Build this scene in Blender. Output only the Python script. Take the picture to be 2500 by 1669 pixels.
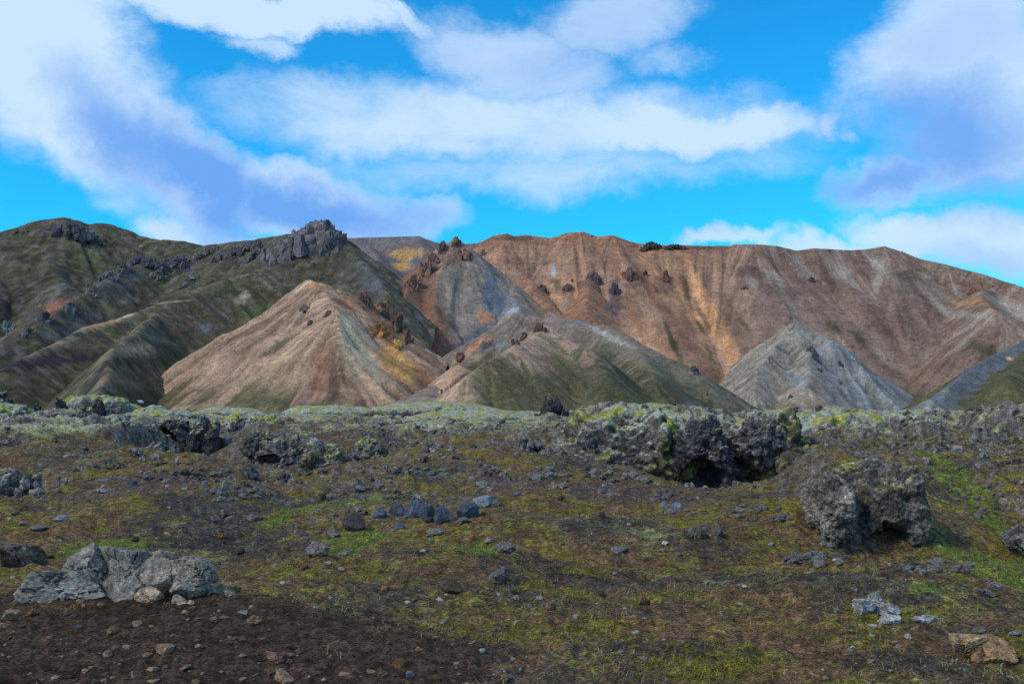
import bpy, math, random
import numpy as np
from mathutils import Vector

C = bpy.context.scene.collection
for o in list(bpy.data.objects):
    bpy.data.objects.remove(o)
R = math.radians

# ------------------------------------------------------------------ camera
LENS = 35.0
W, H = 2500.0, 1669.0                 # the photograph's pixel grid, used for bearings
F = W * LENS / 36.0
EYE = 1.7
HORIZON = 950.0
PITCH = math.atan((HORIZON - H / 2) / F)
cam_d = bpy.data.cameras.new('camera')
cam_d.lens = LENS
cam_d.sensor_width = 36.0
cam_d.clip_start = 0.1
cam_d.clip_end = 30000.0
cam = bpy.data.objects.new('camera', cam_d)
cam.location = (0, 0, EYE)
cam.rotation_euler = (math.pi / 2 + PITCH, 0, 0)
C.objects.link(cam)
sc = bpy.context.scene
sc.camera = cam
sc.render.resolution_x = 1024
sc.render.resolution_y = 683
sc.view_settings.view_transform = 'Standard'
sc.view_settings.look = 'None'
sc.view_settings.gamma = 1.0
sc.view_settings.use_curve_mapping = False
sc.view_settings.exposure = 0.0

CP, SP = math.cos(PITCH), math.sin(PITCH)


def ray(px, py):
    x = (px - W / 2) / F
    y = (H / 2 - py) / F
    return np.array([x, CP - y * SP, SP + y * CP])


def P(px, py, Y):
    d = ray(px, py)
    return np.array([0, 0, EYE]) + d * (Y / d[1])


def project(X, Y, Z):
    z = Z - EYE
    f = Y * CP + z * SP
    u = -Y * SP + z * CP
    return W / 2 + F * X / f, H / 2 - F * u / f


# ------------------------------------------------------------------ world
SUN_AZ = R(-118.0)      # clockwise from +Y (view direction): from the left, a little behind the camera
SUN_EL = R(43.0)
SUN_DIR = Vector((math.sin(SUN_AZ) * math.cos(SUN_EL), math.cos(SUN_AZ) * math.cos(SUN_EL), math.sin(SUN_EL)))

world = bpy.data.worlds.new('World')
sc.world = world
world.use_nodes = True
nt = world.node_tree
nt.nodes.clear()
N = nt.nodes
LK = nt.links


def nn(tree, t, **kw):
    n = tree.nodes.new(t)
    for k, v in kw.items():
        setattr(n, k, v)
    return n


def setin(tree, sock, v):
    if hasattr(v, 'is_output') or isinstance(v, bpy.types.NodeSocket):
        tree.links.new(v, sock)
    else:
        sock.default_value = v


def M(tree, op, a, b=0.0, c=0.0, clamp=False):
    n = nn(tree, 'ShaderNodeMath', operation=op, use_clamp=clamp)
    setin(tree, n.inputs[0], a)
    setin(tree, n.inputs[1], b)
    setin(tree, n.inputs[2], c)
    return n.outputs[0]


def smooth(tree, v, lo, hi, a=0.0, b=1.0):
    n = nn(tree, 'ShaderNodeMapRange', interpolation_type='SMOOTHSTEP')
    setin(tree, n.inputs[0], v)
    n.inputs[1].default_value = lo
    n.inputs[2].default_value = hi
    n.inputs[3].default_value = a
    n.inputs[4].default_value = b
    return n.outputs[0]


def mixc(tree, f, a, b, mode='MIX'):
    n = nn(tree, 'ShaderNodeMix', data_type='RGBA', blend_type=mode)
    setin(tree, n.inputs[0], f)
    for s, v in ((n.inputs[6], a), (n.inputs[7], b)):
        if isinstance(v, (tuple, list)):
            v = tuple(v) + (1.0,) if len(v) == 3 else tuple(v)
        setin(tree, s, v)
    return n.outputs[2]


def noise(tree, vec, scale, detail=4.0, rough=0.55, dist=0.0):
    n = nn(tree, 'ShaderNodeTexNoise')
    if vec is not None:
        tree.links.new(vec, n.inputs['Vector'])
    n.inputs['Scale'].default_value = scale
    n.inputs['Detail'].default_value = detail
    n.inputs['Roughness'].default_value = rough
    n.inputs['Distortion'].default_value = dist
    return n.outputs[0]


geo = nn(nt, 'ShaderNodeTexCoord')
dirv = geo.outputs['Generated']
sky = nn(nt, 'ShaderNodeTexSky', sky_type='NISHITA')
sky.sun_disc = False
sky.sun_elevation = SUN_EL
sky.sun_rotation = SUN_AZ
sky.air_density = 1.0
sky.dust_density = 0.3
sky.ozone_density = 3.0
sep = nn(nt, 'ShaderNodeSeparateXYZ')
LK.new(dirv, sep.inputs[0])
az = M(nt, 'ARCTAN2', sep.outputs[0], sep.outputs[1])
el = M(nt, 'ARCSINE', sep.outputs[2])
# wispy distortion of the direction used for the cloud masses
n1 = nn(nt, 'ShaderNodeTexNoise')
LK.new(dirv, n1.inputs['Vector'])
n1.inputs['Scale'].default_value = 7.0
n1.inputs['Detail'].default_value = 7.0
n1.inputs['Roughness'].default_value = 0.6
sn1 = nn(nt, 'ShaderNodeSeparateColor')
LK.new(n1.outputs['Color'], sn1.inputs[0])
WX = 0.16
azd = M(nt, 'ADD', az, M(nt, 'MULTIPLY', M(nt, 'SUBTRACT', sn1.outputs[0], 0.5), WX))
eld = M(nt, 'ADD', el, M(nt, 'MULTIPLY', M(nt, 'SUBTRACT', sn1.outputs[1], 0.5), WX * 0.75))
comb = nn(nt, 'ShaderNodeCombineXYZ')
LK.new(azd, comb.inputs[0])
LK.new(eld, comb.inputs[1])
AE = comb.outputs[0]


def blobs(lst):
    acc = None
    for (px, py, rx, ry, ang, wt) in lst:
        d = ray(px, py)
        d = d / np.linalg.norm(d)
        m = nn(nt, 'ShaderNodeMapping', vector_type='TEXTURE')
        LK.new(AE, m.inputs[0])
        m.inputs[1].default_value = (math.atan2(d[0], d[1]), math.asin(d[2]), 0)
        m.inputs[2].default_value = (0, 0, R(-ang))
        m.inputs[3].default_value = (rx / F, ry / F, 1)
        l = nn(nt, 'ShaderNodeVectorMath', operation='LENGTH')
        LK.new(m.outputs[0], l.inputs[0])
        v = M(nt, 'MULTIPLY', smooth(nt, l.outputs[1], 1.45, 0.15), wt)
        acc = v if acc is None else M(nt, 'MAXIMUM', acc, v)
    return acc


dens = blobs([
    (60, 60, 330, 240, 20, 1.0), (190, 220, 330, 150, 48, 1.0), (420, 410, 320, 125, 36, 1.0),
    (720, 490, 320, 110, 10, 1.0), (1000, 530, 200, 60, 0, 0.7),
    (640, 25, 430, 65, 4, 1.0), (950, 50, 170, 40, 12, 0.75), (620, 105, 120, 45, 10, 0.62),
    (1250, 315, 900, 130, 2, 0.70), (1680, 345, 420, 70, -2, 0.85), (1100, 330, 640, 110, 0, 0.72), (1350, 430, 820, 90, 0, 0.52),
    (1180, 130, 300, 120, 10, 0.75), (1480, 60, 260, 120, -6, 0.75), (1300, 200, 300, 90, 0, 0.72), (1620, 160, 160, 80, 0, 0.5),
    (2330, 150, 270, 200, 0, 0.95), (2420, 330, 260, 160, 10, 0.95), (2180, 420, 190, 75, -20, 0.85),
    (2260, 575, 210, 75, 8, 0.9), (2440, 600, 240, 100, 10, 0.95), (1780, 595, 200, 34, 0, 0.7), (2020, 615, 220, 45, 0, 0.75),
    (570, 572, 110, 24, 0, 1.0), (420, 555, 140, 50, 12, 0.7), (2070, 315, 60, 40, -30, 0.6)])
shade = blobs([
    (300, 330, 220, 85, 48, 1.0), (470, 440, 300, 95, 34, 1.1), (740, 500, 330, 75, 8, 1.1), (950, 525, 200, 45, 6, 0.7),
    (1300, 170, 260, 90, 4, 0.5), (1480, 70, 240, 100, -5, 0.45), (1180, 110, 230, 90, 8, 0.35),
    (2330, 330, 260, 120, 8, 1.0), (2170, 425, 200, 60, -18, 1.0), (2440, 450, 180, 90, 0, 0.8), (2330, 130, 230, 120, 0, 0.4),
    (2420, 660, 160, 60, 10, 0.4), (1650, 560, 170, 40, 0, 0.5)])
strv = nn(nt, 'ShaderNodeMapping', vector_type='POINT')
LK.new(dirv, strv.inputs[0])
strv.inputs[3].default_value = (1.0, 1.0, 2.3)
nf = noise(nt, strv.outputs[0], 9.0, 9.0, 0.62, 0.4)
nfc = M(nt, 'SUBTRACT', nf, 0.5)
# the rest of the dome: unseen broken cloud, whitened to neutralise ambient light
gen = smooth(nt, noise(nt, dirv, 2.6, 9.0, 0.6, 0.4), 0.40, 0.62)
sx = M(nt, 'ABSOLUTE', az)
out1 = smooth(nt, sx, 0.50, 0.75)
out2 = smooth(nt, el, 0.40, 0.60)
outside = M(nt, 'MAXIMUM', out1, out2)
dtot = M(nt, 'ADD', dens, M(nt, 'MULTIPLY', nfc, 0.66))
cover = smooth(nt, dtot, 0.18, 0.80)
cover = M(nt, 'MAXIMUM', M(nt, 'MULTIPLY', cover, M(nt, 'SUBTRACT', 1.0, outside)), M(nt, 'MULTIPLY', gen, outside))
cover = M(nt, 'MULTIPLY', cover, 0.93)
shd = M(nt, 'ADD', M(nt, 'MULTIPLY', shade, 0.95), M(nt, 'MULTIPLY', M(nt, 'SUBTRACT', noise(nt, dirv, 5.0, 5.0, 0.5), 0.5), 0.55), clamp=True)
shd_out = smooth(nt, noise(nt, dirv, 3.3, 5.0, 0.55), 0.42, 0.7)
shd = M(nt, 'ADD', M(nt, 'MULTIPLY', shd, M(nt, 'SUBTRACT', 1.0, outside)), M(nt, 'MULTIPLY', shd_out, M(nt, 'MULTIPLY', outside, 0.15)))
BG = 0.10
SKYGAIN = (0.12, 1.42, 2.05)
skyc = mixc(nt, 1.0, sky.outputs[0], SKYGAIN, 'MULTIPLY')
cloud_lit = tuple(v / BG for v in (0.64, 0.83, 1.04))
cloud_dim = tuple(v / BG for v in (0.17, 0.39, 0.90))
cc = mixc(nt, shd, cloud_lit, cloud_dim)
fin = mixc(nt, cover, skyc, cc)
bg = nn(nt, 'ShaderNodeBackground')
LK.new(fin, bg.inputs[0])
bg.inputs[1].default_value = BG
wo = nn(nt, 'ShaderNodeOutputWorld')
LK.new(bg.outputs[0], wo.inputs[0])

# ------------------------------------------------------------------ sun
sl = bpy.data.lights.new('sun', 'SUN')
sl.energy = 2.5
sl.angle = R(10.0)
sl.color = (1.0, 0.90, 0.74)
so = bpy.data.objects.new('sun', sl)
so.rotation_euler = SUN_DIR.to_track_quat('Z', 'Y').to_euler()
C.objects.link(so)

# ------------------------------------------------------------------ numpy noise
rng = np.random.default_rng(7)
random.seed(7)
PERM = rng.permutation(256).astype(np.int32)
PERM = np.concatenate([PERM, PERM, PERM])
G3 = rng.normal(size=(256, 3))
G3 /= np.linalg.norm(G3, axis=1, keepdims=True)
G3 = G3.astype(np.float32)


def perlin(x, y, z=0.0):
    x = np.asarray(x, np.float32)
    y = np.asarray(y, np.float32)
    z = np.broadcast_to(np.asarray(z, np.float32), x.shape)
    xi, yi, zi = np.floor(x), np.floor(y), np.floor(z)
    xf, yf, zf = x - xi, y - yi, z - zi
    xi, yi, zi = (a.astype(np.int64) & 255 for a in (xi, yi, zi))
    u, v, w = (t * t * t * (t * (t * 6 - 15) + 10) for t in (xf, yf, zf))
    res = 0
    for dx in (0, 1):
        wx = u if dx else 1 - u
        a = PERM[xi + dx]
        for dy in (0, 1):
            wy = v if dy else 1 - v
            b = PERM[a + yi + dy]
            for dz in (0, 1):
                wz = w if dz else 1 - w
                g = G3[PERM[b + zi + dz]]
                res = res + wx * wy * wz * (g[..., 0] * (xf - dx) + g[..., 1] * (yf - dy) + g[..., 2] * (zf - dz))
    return res * 1.5


def fbm(x, y, z=0.0, o=4, gain=0.5, lac=2.03):
    s = 0
    a = 1.0
    f = 1.0
    for i in range(o):
        s = s + a * perlin(x * f + 17.3 * i, y * f - 9.1 * i, np.asarray(z) * f + 3.7 * i)
        a *= gain
        f *= lac
    return s


def ridged(x, y, z=0.0, o=4, gain=0.5):
    s = 0
    a = 1.0
    f = 1.0
    for i in range(o):
        s = s + a * (1 - 2 * np.abs(perlin(x * f + 11.3 * i, y * f - 5.1 * i, np.asarray(z) * f + 1.7 * i)))
        a *= gain
        f *= 2.07
    return s


def worley(p, seed=0):
    """F1 and F2 distances and a random id per nearest cell."""
    p = np.asarray(p, np.float32)
    ci = np.floor(p).astype(np.int64)
    f1 = np.full(len(p), 9.0, np.float32)
    f2 = np.full(len(p), 9.0, np.float32)
    idv = np.zeros(len(p), np.float32)
    for dx in (-1, 0, 1):
        for dy in (-1, 0, 1):
            for dz in (-1, 0, 1):
                c = ci + np.array([dx, dy, dz])
                h = PERM[PERM[PERM[(c[:, 0] + seed) & 255] + (c[:, 1] & 255)] + (c[:, 2] & 255)]
                j = G3[h] * 0.5 + 0.5
                d = np.linalg.norm(c + j - p, axis=1)
                m = d < f1
                f2 = np.where(m, f1, np.minimum(f2, d))
                idv = np.where(m, h / 255.0, idv)
                f1 = np.where(m, d, f1)
    return f1, f2, idv


def sstep(x, a, b):
    t = np.clip((x - a) / (b - a), 0, 1)
    return t * t * (3 - 2 * t)


def lin(r, g, b):
    def f(v):
        v = v / 255.0
        return v / 12.92 if v <= 0.04045 else ((v + 0.055) / 1.055) ** 2.4
    return np.array([f(r), f(g), f(b)])


def lerp(a, b, t):
    return a + (np.asarray(b) - a) * np.asarray(t)[..., None]


# ------------------------------------------------------------------ mesh helpers
def mk_mesh(name, V, Fc, smooth_shade=True, col=None):
    V = np.ascontiguousarray(V, np.float32)
    Fc = np.ascontiguousarray(Fc, np.int32)
    k = Fc.shape[1]
    me = bpy.data.meshes.new(name)
    me.vertices.add(len(V))
    me.vertices.foreach_set('co', V.ravel())
    me.loops.add(Fc.size)
    me.loops.foreach_set('vertex_index', Fc.ravel())
    me.polygons.add(len(Fc))
    me.polygons.foreach_set('loop_start', np.arange(0, Fc.size, k, dtype=np.int32))
    me.polygons.foreach_set('loop_total', np.full(len(Fc), k, np.int32))
    me.polygons.foreach_set('use_smooth', np.full(len(Fc), bool(smooth_shade)))
    if col is not None:
        a = me.attributes.new('albedo', 'FLOAT_COLOR', 'POINT')
        c4 = np.ones((len(V), 4), np.float32)
        c4[:, :3] = np.clip(col, 0.004, 0.9)
        a.data.foreach_set('color', c4.ravel())
    me.update()
    me.validate()
    return me


def obj(name, me, mat=None, parent=None, loc=(0, 0, 0), label=None, cat=None, group=None, kind=None):
    o = bpy.data.objects.new(name, me)
    C.objects.link(o)
    o.location = loc
    if mat is not None and me is not None:
        if len(me.materials) == 0:
            me.materials.append(mat)
        elif me.materials[0] is not mat:
            o.material_slots[0].link = 'OBJECT'
            o.material_slots[0].material = mat
    if parent is not None:
        o.parent = parent
    if label:
        o['label'] = label
    if cat:
        o['category'] = cat
    if group:
        o['group'] = group
    if kind:
        o['kind'] = kind
    return o


_ico = {}


def ico(n):
    if n in _ico:
        return _ico[n]
    t = (1 + 5 ** 0.5) / 2
    V = [(-1, t, 0), (1, t, 0), (-1, -t, 0), (1, -t, 0), (0, -1, t), (0, 1, t), (0, -1, -t), (0, 1, -t), (t, 0, -1), (t, 0, 1), (-t, 0, -1), (-t, 0, 1)]
    Fc = [(0, 11, 5), (0, 5, 1), (0, 1, 7), (0, 7, 10), (0, 10, 11), (1, 5, 9), (5, 11, 4), (11, 10, 2), (10, 7, 6), (7, 1, 8),
          (3, 9, 4), (3, 4, 2), (3, 2, 6), (3, 6, 8), (3, 8, 9), (4, 9, 5), (2, 4, 11), (6, 2, 10), (8, 6, 7), (9, 8, 1)]
    V = np.array(V, float)
    V /= np.linalg.norm(V, axis=1, keepdims=True)
    Fc = np.array(Fc)
    for _ in range(n):
        e = np.sort(np.concatenate([Fc[:, [0, 1]], Fc[:, [1, 2]], Fc[:, [2, 0]]]), axis=1)
        ue, inv = np.unique(e, axis=0, return_inverse=True)
        inv = inv.reshape(-1)
        mid = V[ue[:, 0]] + V[ue[:, 1]]
        mid /= np.linalg.norm(mid, axis=1, keepdims=True)
        m = len(Fc)
        a, b, c = inv[:m] + len(V), inv[m:2 * m] + len(V), inv[2 * m:] + len(V)
        Fc = np.concatenate([np.stack([Fc[:, 0], a, c], 1), np.stack([Fc[:, 1], b, a], 1), np.stack([Fc[:, 2], c, b], 1), np.stack([a, b, c], 1)])
        V = np.concatenate([V, mid])
    _ico[n] = (V, Fc)
    return V, Fc


def vnormals(V, Fc):
    a, b, c = V[Fc[:, 0]], V[Fc[:, 1]], V[Fc[:, 2]]
    fn = np.cross(b - a, c - a)
    n = np.zeros_like(V)
    for i in range(3):
        np.add.at(n, Fc[:, i], fn)
    return n / np.maximum(np.linalg.norm(n, axis=1, keepdims=True), 1e-9)


# ------------------------------------------------------------------ materials
def surf_mat(name, scales=((2.0, 0.35),), bump=((4.0, 0.1),), rough=0.92, spec=0.25, rand=0.0, attr=True, base=(0.2, 0.2, 0.2), speck=None, strength=0.6):
    """albedo attribute (or a base colour) broken up by noise, with fine relief"""
    m = bpy.data.materials.new(name)
    m.use_nodes = True
    t = m.node_tree
    b = t.nodes['Principled BSDF']
    tc = nn(t, 'ShaderNodeTexCoord')
    vec = tc.outputs['Object']
    if attr:
        a = nn(t, 'ShaderNodeAttribute', attribute_name='albedo')
        c = a.outputs['Color']
    else:
        rgb = nn(t, 'ShaderNodeRGB')
        rgb.outputs[0].default_value = tuple(base) + (1,)
        c = rgb.outputs[0]
    for sca, amt in scales:
        f = noise(t, vec, sca, 5.0, 0.62)
        g = smooth(t, f, 0.36, 0.64, 1 - amt, 1 + amt)
        cg = nn(t, 'ShaderNodeCombineColor')
        for i in range(3):
            t.links.new(g, cg.inputs[i])
        c = mixc(t, 1.0, c, cg.outputs[0], 'MULTIPLY')
    if speck:
        sca, lo, hi, colr, amt = speck
        f = smooth(t, noise(t, vec, sca, 3.0, 0.6), lo, hi, 0, amt)
        c = mixc(t, f, c, colr)
    if rand:
        oi = nn(t, 'ShaderNodeObjectInfo')
        hs = nn(t, 'ShaderNodeHueSaturation')
        t.links.new(c, hs.inputs['Color'])
        t.links.new(smooth(t, oi.outputs['Random'], 0, 1, 1 - rand, 1 + rand), hs.inputs['Value'])
        c = hs.outputs[0]
    t.links.new(c, b.inputs['Base Color'])
    b.inputs['Roughness'].default_value = rough
    b.inputs['Specular IOR Level'].default_value = spec
    nrm = None
    for sca, dist in bump:
        bn = nn(t, 'ShaderNodeBump')
        bn.inputs['Strength'].default_value = strength
        bn.inputs['Distance'].default_value = dist
        t.links.new(noise(t, vec, sca, 6.0, 0.65), bn.inputs['Height'])
        if nrm is not None:
            t.links.new(nrm, bn.inputs['Normal'])
        nrm = bn.outputs[0]
    if nrm is not None:
        t.links.new(nrm, b.inputs['Normal'])
    return m


mat_hill = surf_mat('scree', ((0.05, 0.14), (0.3, 0.20), (0.9, 0.22)), ((0.25, 1.2), (0.9, 0.35)), 0.95, 0.15, speck=(0.55, 0.66, 0.74, (0.07, 0.06, 0.055), 0.55))
mat_crag = surf_mat('crag_rock', ((0.2, 0.25), (0.9, 0.3)), ((0.3, 2.0), (1.2, 0.7)), 0.9, 0.2)
mat_floor = surf_mat('valley_gravel', ((0.02, 0.3), (0.3, 0.3)), ((0.4, 0.5),), 0.95, 0.1, attr=False, base=(0.09, 0.08, 0.06))
mat_ground = surf_mat('heath_soil', ((1.3, 0.15), (9.0, 0.35), (24.0, 0.45), (60.0, 0.5)), ((10.0, 0.06), (36.0, 0.025)), 0.95, 0.12, speck=(38.0, 0.66, 0.74, (0.30, 0.27, 0.24), 0.5))
_t = mat_ground.node_tree
_mul = [n for n in _t.nodes if n.type == 'ATTRIBUTE'][0]
_tgt = [l for l in _t.links if l.from_node == _mul][0].to_socket
_ga = nn(_t, 'ShaderNodeAttribute', attribute_name='growth')
_tc = [n for n in _t.nodes if n.type == 'TEX_COORD'][0].outputs['Object']
_n1 = noise(_t, _tc, 7.0, 9.0, 0.68, 0.6)
_n2 = noise(_t, _tc, 28.0, 6.0, 0.65)
_d = M(_t, 'ADD', M(_t, 'SUBTRACT', _ga.outputs['Alpha'], 0.5), M(_t, 'ADD', M(_t, 'MULTIPLY', M(_t, 'SUBTRACT', _n1, 0.5), 1.5), M(_t, 'MULTIPLY', M(_t, 'SUBTRACT', _n2, 0.5), 1.1)))
_t.links.new(mixc(_t, smooth(_t, _d, -0.08, 0.16, 0.0, 0.92), _mul.outputs['Color'], _ga.outputs['Color']), _tgt)
mat_mosscap = surf_mat('moss_blanket', ((2.0, 0.15), (9.0, 0.28), (30.0, 0.28)), ((9.0, 0.06), (30.0, 0.025)), 0.97, 0.08, strength=0.8)
mat_lava = surf_mat('lava_rock', ((1.5, 0.25), (7.0, 0.42), (20.0, 0.45), (50.0, 0.4)), ((5.0, 0.10), (18.0, 0.04)), 0.92, 0.2, speck=(22.0, 0.62, 0.72, (0.27, 0.26, 0.25), 0.55), strength=0.8)

# ------------------------------------------------------------------ hills
HILLS = []          # (X,Y,Z,px,py) of every hill, for finding the surface under a bearing


class Hill:
    pass


def m0(a, b):
    return a > b


def smax(a, b, k):
    h = np.clip(0.5 + 0.5 * (a - b) / k, 0, 1)
    return b + (a - b) * h + k * h * (1 - h)


def make_hill(name, prims, xr, yr, step, colour, label, gully=1.0, rough=1.0, base=-19.0, cut=None, R0=22.0, gf=0.16):
    xs = np.arange(xr[0], xr[1] + step, step)
    ys = np.arange(yr[0], yr[1] + step, step)
    X, Y = np.meshgrid(xs, ys)
    sh = X.shape
    X, Y = X.ravel(), Y.ravel()
    # uneven ridge lines: wander the lookup position a little
    wx = fbm(X * 0.012, Y * 0.012, 3.0, 3) * 7
    wy = fbm(X * 0.012, Y * 0.012, 8.0, 3) * 7
    blend = None
    best = np.full(X.shape, -1e9)
    qx = np.zeros_like(X); qy = np.zeros_like(X); dd = np.zeros_like(X); pid = np.zeros(X.shape, int)
    for ip, pr in enumerate(prims):
        pts = [P(*p) for p in pr['pts']]
        k = pr.get('k', 0.68)
        rr = pr.get('r', 4.0)
        cv = pr.get('cv', 0.0)
        wz = pr.get('warp', 1.0)
        Xw, Yw = X + wx * wz, Y + wy * wz
        fresh = False
        segs = [(pts[i], pts[i + 1]) for i in range(len(pts) - 1)] or [(pts[0], pts[0] + 1e-3)]
        for a, b in segs:
            ab = b - a
            L2 = ab[0] ** 2 + ab[1] ** 2 + 1e-9
            t = np.clip(((Xw - a[0]) * ab[0] + (Yw - a[1]) * ab[1]) / L2, 0, 1)
            fx, fy, fz = a[0] + t * ab[0], a[1] + t * ab[1], a[2] + t * ab[2]
            d = np.hypot(Xw - fx, Yw - fy)
            de = np.sqrt(d * d + rr * rr) - rr
            h = fz - k * 1.08 * de + k * 0.27 * de * de / (de + 90)
            m = h > best
            if fresh:
                prim_best = np.where(m0(h, prim_best), h, prim_best)
            else:
                prim_best = h
                fresh = True
            best = np.where(m, h, best)
            inv = 1 / np.maximum(d, 0.5)
            qx = np.where(m, fx + (Xw - fx) * inv * R0, qx)
            qy = np.where(m, fy + (Yw - fy) * inv * R0, qy)
            dd = np.where(m, d, dd)
            pid = np.where(m, ip, pid)
        blend = prim_best if blend is None else smax(blend, prim_best, 7.0)
    g = 0.7 * ridged(qx * gf * 0.35, qy * gf * 0.35, dd * 0.004, 4, 0.55) + 0.5 * ridged(qx * gf * 0.14 + 9, qy * gf * 0.14, dd * 0.008, 3, 0.5)
    rill = perlin(qx * gf * 2.2, qy * gf * 2.2, dd * 0.01)
    fine = perlin(qx * gf * 5.5, qy * gf * 5.5, dd * 0.02)
    big = fbm(X * 0.009, Y * 0.009, 33.0, 2) * np.clip(dd / 60, 0, 1)
    Z = blend - gully * np.clip(dd / 45, 0, 1) * (2.6 * (g - 0.6) + 0.7 * rill) - gully * np.clip(dd / 20, 0, 1) * 0.35 * fine + 5.0 * big
    Z += rough * (fbm(X * 0.03, Y * 0.03, 1.0, 4) * 1.8 + fbm(X * 0.15, Y * 0.15, 2.0, 3) * 0.5) * np.clip(0.35 + dd / 60, 0, 1)
    hl = Hill()
    hl.X, hl.Y, hl.Z, hl.qx, hl.qy, hl.d, hl.pid = X, Y, Z, qx, qy, dd, pid
    hl.px, hl.py = project(X, Y, Z)
    gy, gx = np.gradient(Z.reshape(sh), step)
    hl.slope = np.hypot(gx, gy).ravel()
    hl.g, hl.rill = g, rill
    # streak noises running downslope
    hl.s1 = fbm(qx * gf * 0.9, qy * gf * 0.9, dd * 0.006, 4, 0.6)
    hl.s2 = fbm(qx * gf * 3.0, qy * gf * 3.0, dd * 0.012 + 5, 3, 0.6)
    hl.s3 = fbm(qx * gf * 6.5, qy * gf * 6.5, dd * 0.03 + 11, 2, 0.6)
    hl.n1 = fbm(X * 0.02, Y * 0.02, Z * 0.02, 5, 0.55)
    hl.n2 = fbm(X * 0.11, Y * 0.11, Z * 0.11, 4, 0.6)
    HILLS.append(hl)
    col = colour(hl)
    idx = np.arange(X.size).reshape(sh)
    Fc = np.stack([idx[:-1, :-1], idx[:-1, 1:], idx[1:, 1:], idx[1:, :-1]], -1).reshape(-1, 4)
    keep = (Z[Fc].max(axis=1) > base)
    Fc = Fc[keep]
    used = np.unique(Fc)
    rem = np.full(X.size, -1)
    rem[used] = np.arange(len(used))
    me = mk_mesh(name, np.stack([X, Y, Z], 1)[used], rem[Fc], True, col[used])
    o = obj(name, me, mat_hill, label=label, cat='hill', kind='structure')
    return hl


def anchor(hl, px, py):
    d = np.hypot(hl.px - px, hl.py - py)
    tol = max(4.0, d.min() + 2)
    c = np.where(d < tol)[0]
    i = c[np.argmin(hl.Y[c])]
    return hl.X[i], hl.Y[i], hl.Z[i]


def surf(px, py):
    best = None
    for hl in HILLS:
        d = np.hypot(hl.px - px, hl.py - py)
        c = np.where(d < 5)[0]
        if len(c):
            i = c[np.argmin(hl.Y[c])]
            if best is None or hl.Y[i] < best[1]:
                best = (hl.X[i], hl.Y[i], hl.Z[i])
    return best


def patch(hl, col, px, py, rx, ry, c, w=1.0, ang=0.0, edge=0.5, streak=0.25, deep=4.0):
    """a bed of different coloured rock, growth or painted sunlight, a world-space ellipsoid about a point of the slope"""
    ax, ay, az_ = anchor(hl, px, py)
    sx_, sz_ = rx * ay / F, ry * ay / F
    dx, dz = hl.X - ax, hl.Z - az_
    ca, sa = math.cos(R(ang)), math.sin(R(ang))
    u, v = (dx * ca - dz * sa) / sx_, (dx * sa + dz * ca) / sz_
    wy_ = (hl.Y - ay) / (deep * max(sx_, sz_))
    r = np.sqrt(u * u + v * v + wy_ * wy_)
    r = r + hl.n2 * 0.28 + hl.s2 * streak + hl.n1 * 0.25
    m = w * sstep(r, 1.0 + edge * 0.4, 1.0 - edge)
    return lerp(col, c, m)


BROWN = lin(142, 112, 92)
MAUVE = lin(124, 101, 88)
ORANGE = lin(166, 122, 94)
ORANGE_SUN = lin(186, 136, 98)
TAN = lin(172, 145, 118)
PALE = lin(196, 176, 150)
YELLOW = lin(192, 142, 84)
GREY = lin(142, 132, 120)
BLUEG = lin(92, 98, 110)
BLUEP = lin(150, 162, 176)
GREENM = lin(80, 77, 54)
GREEND = lin(54, 56, 40)
GREENB = lin(94, 95, 60)
DARKB = lin(76, 64, 56)
BLACKS = lin(52, 48, 50)
RUST = lin(140, 92, 68)
ROCKD = lin(76, 72, 74)
WOOL = lin(172, 172, 156)
LIME = lin(154, 152, 82)


def full(hl, c):
    return np.tile(np.asarray(c, float), (len(hl.X), 1))


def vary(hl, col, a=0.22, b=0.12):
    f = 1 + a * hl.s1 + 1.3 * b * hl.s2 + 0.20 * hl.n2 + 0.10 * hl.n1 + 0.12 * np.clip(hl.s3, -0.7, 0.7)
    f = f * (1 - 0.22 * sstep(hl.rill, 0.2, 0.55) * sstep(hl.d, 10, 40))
    return col * np.clip(f, 0.45, 1.7)[:, None]


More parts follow.
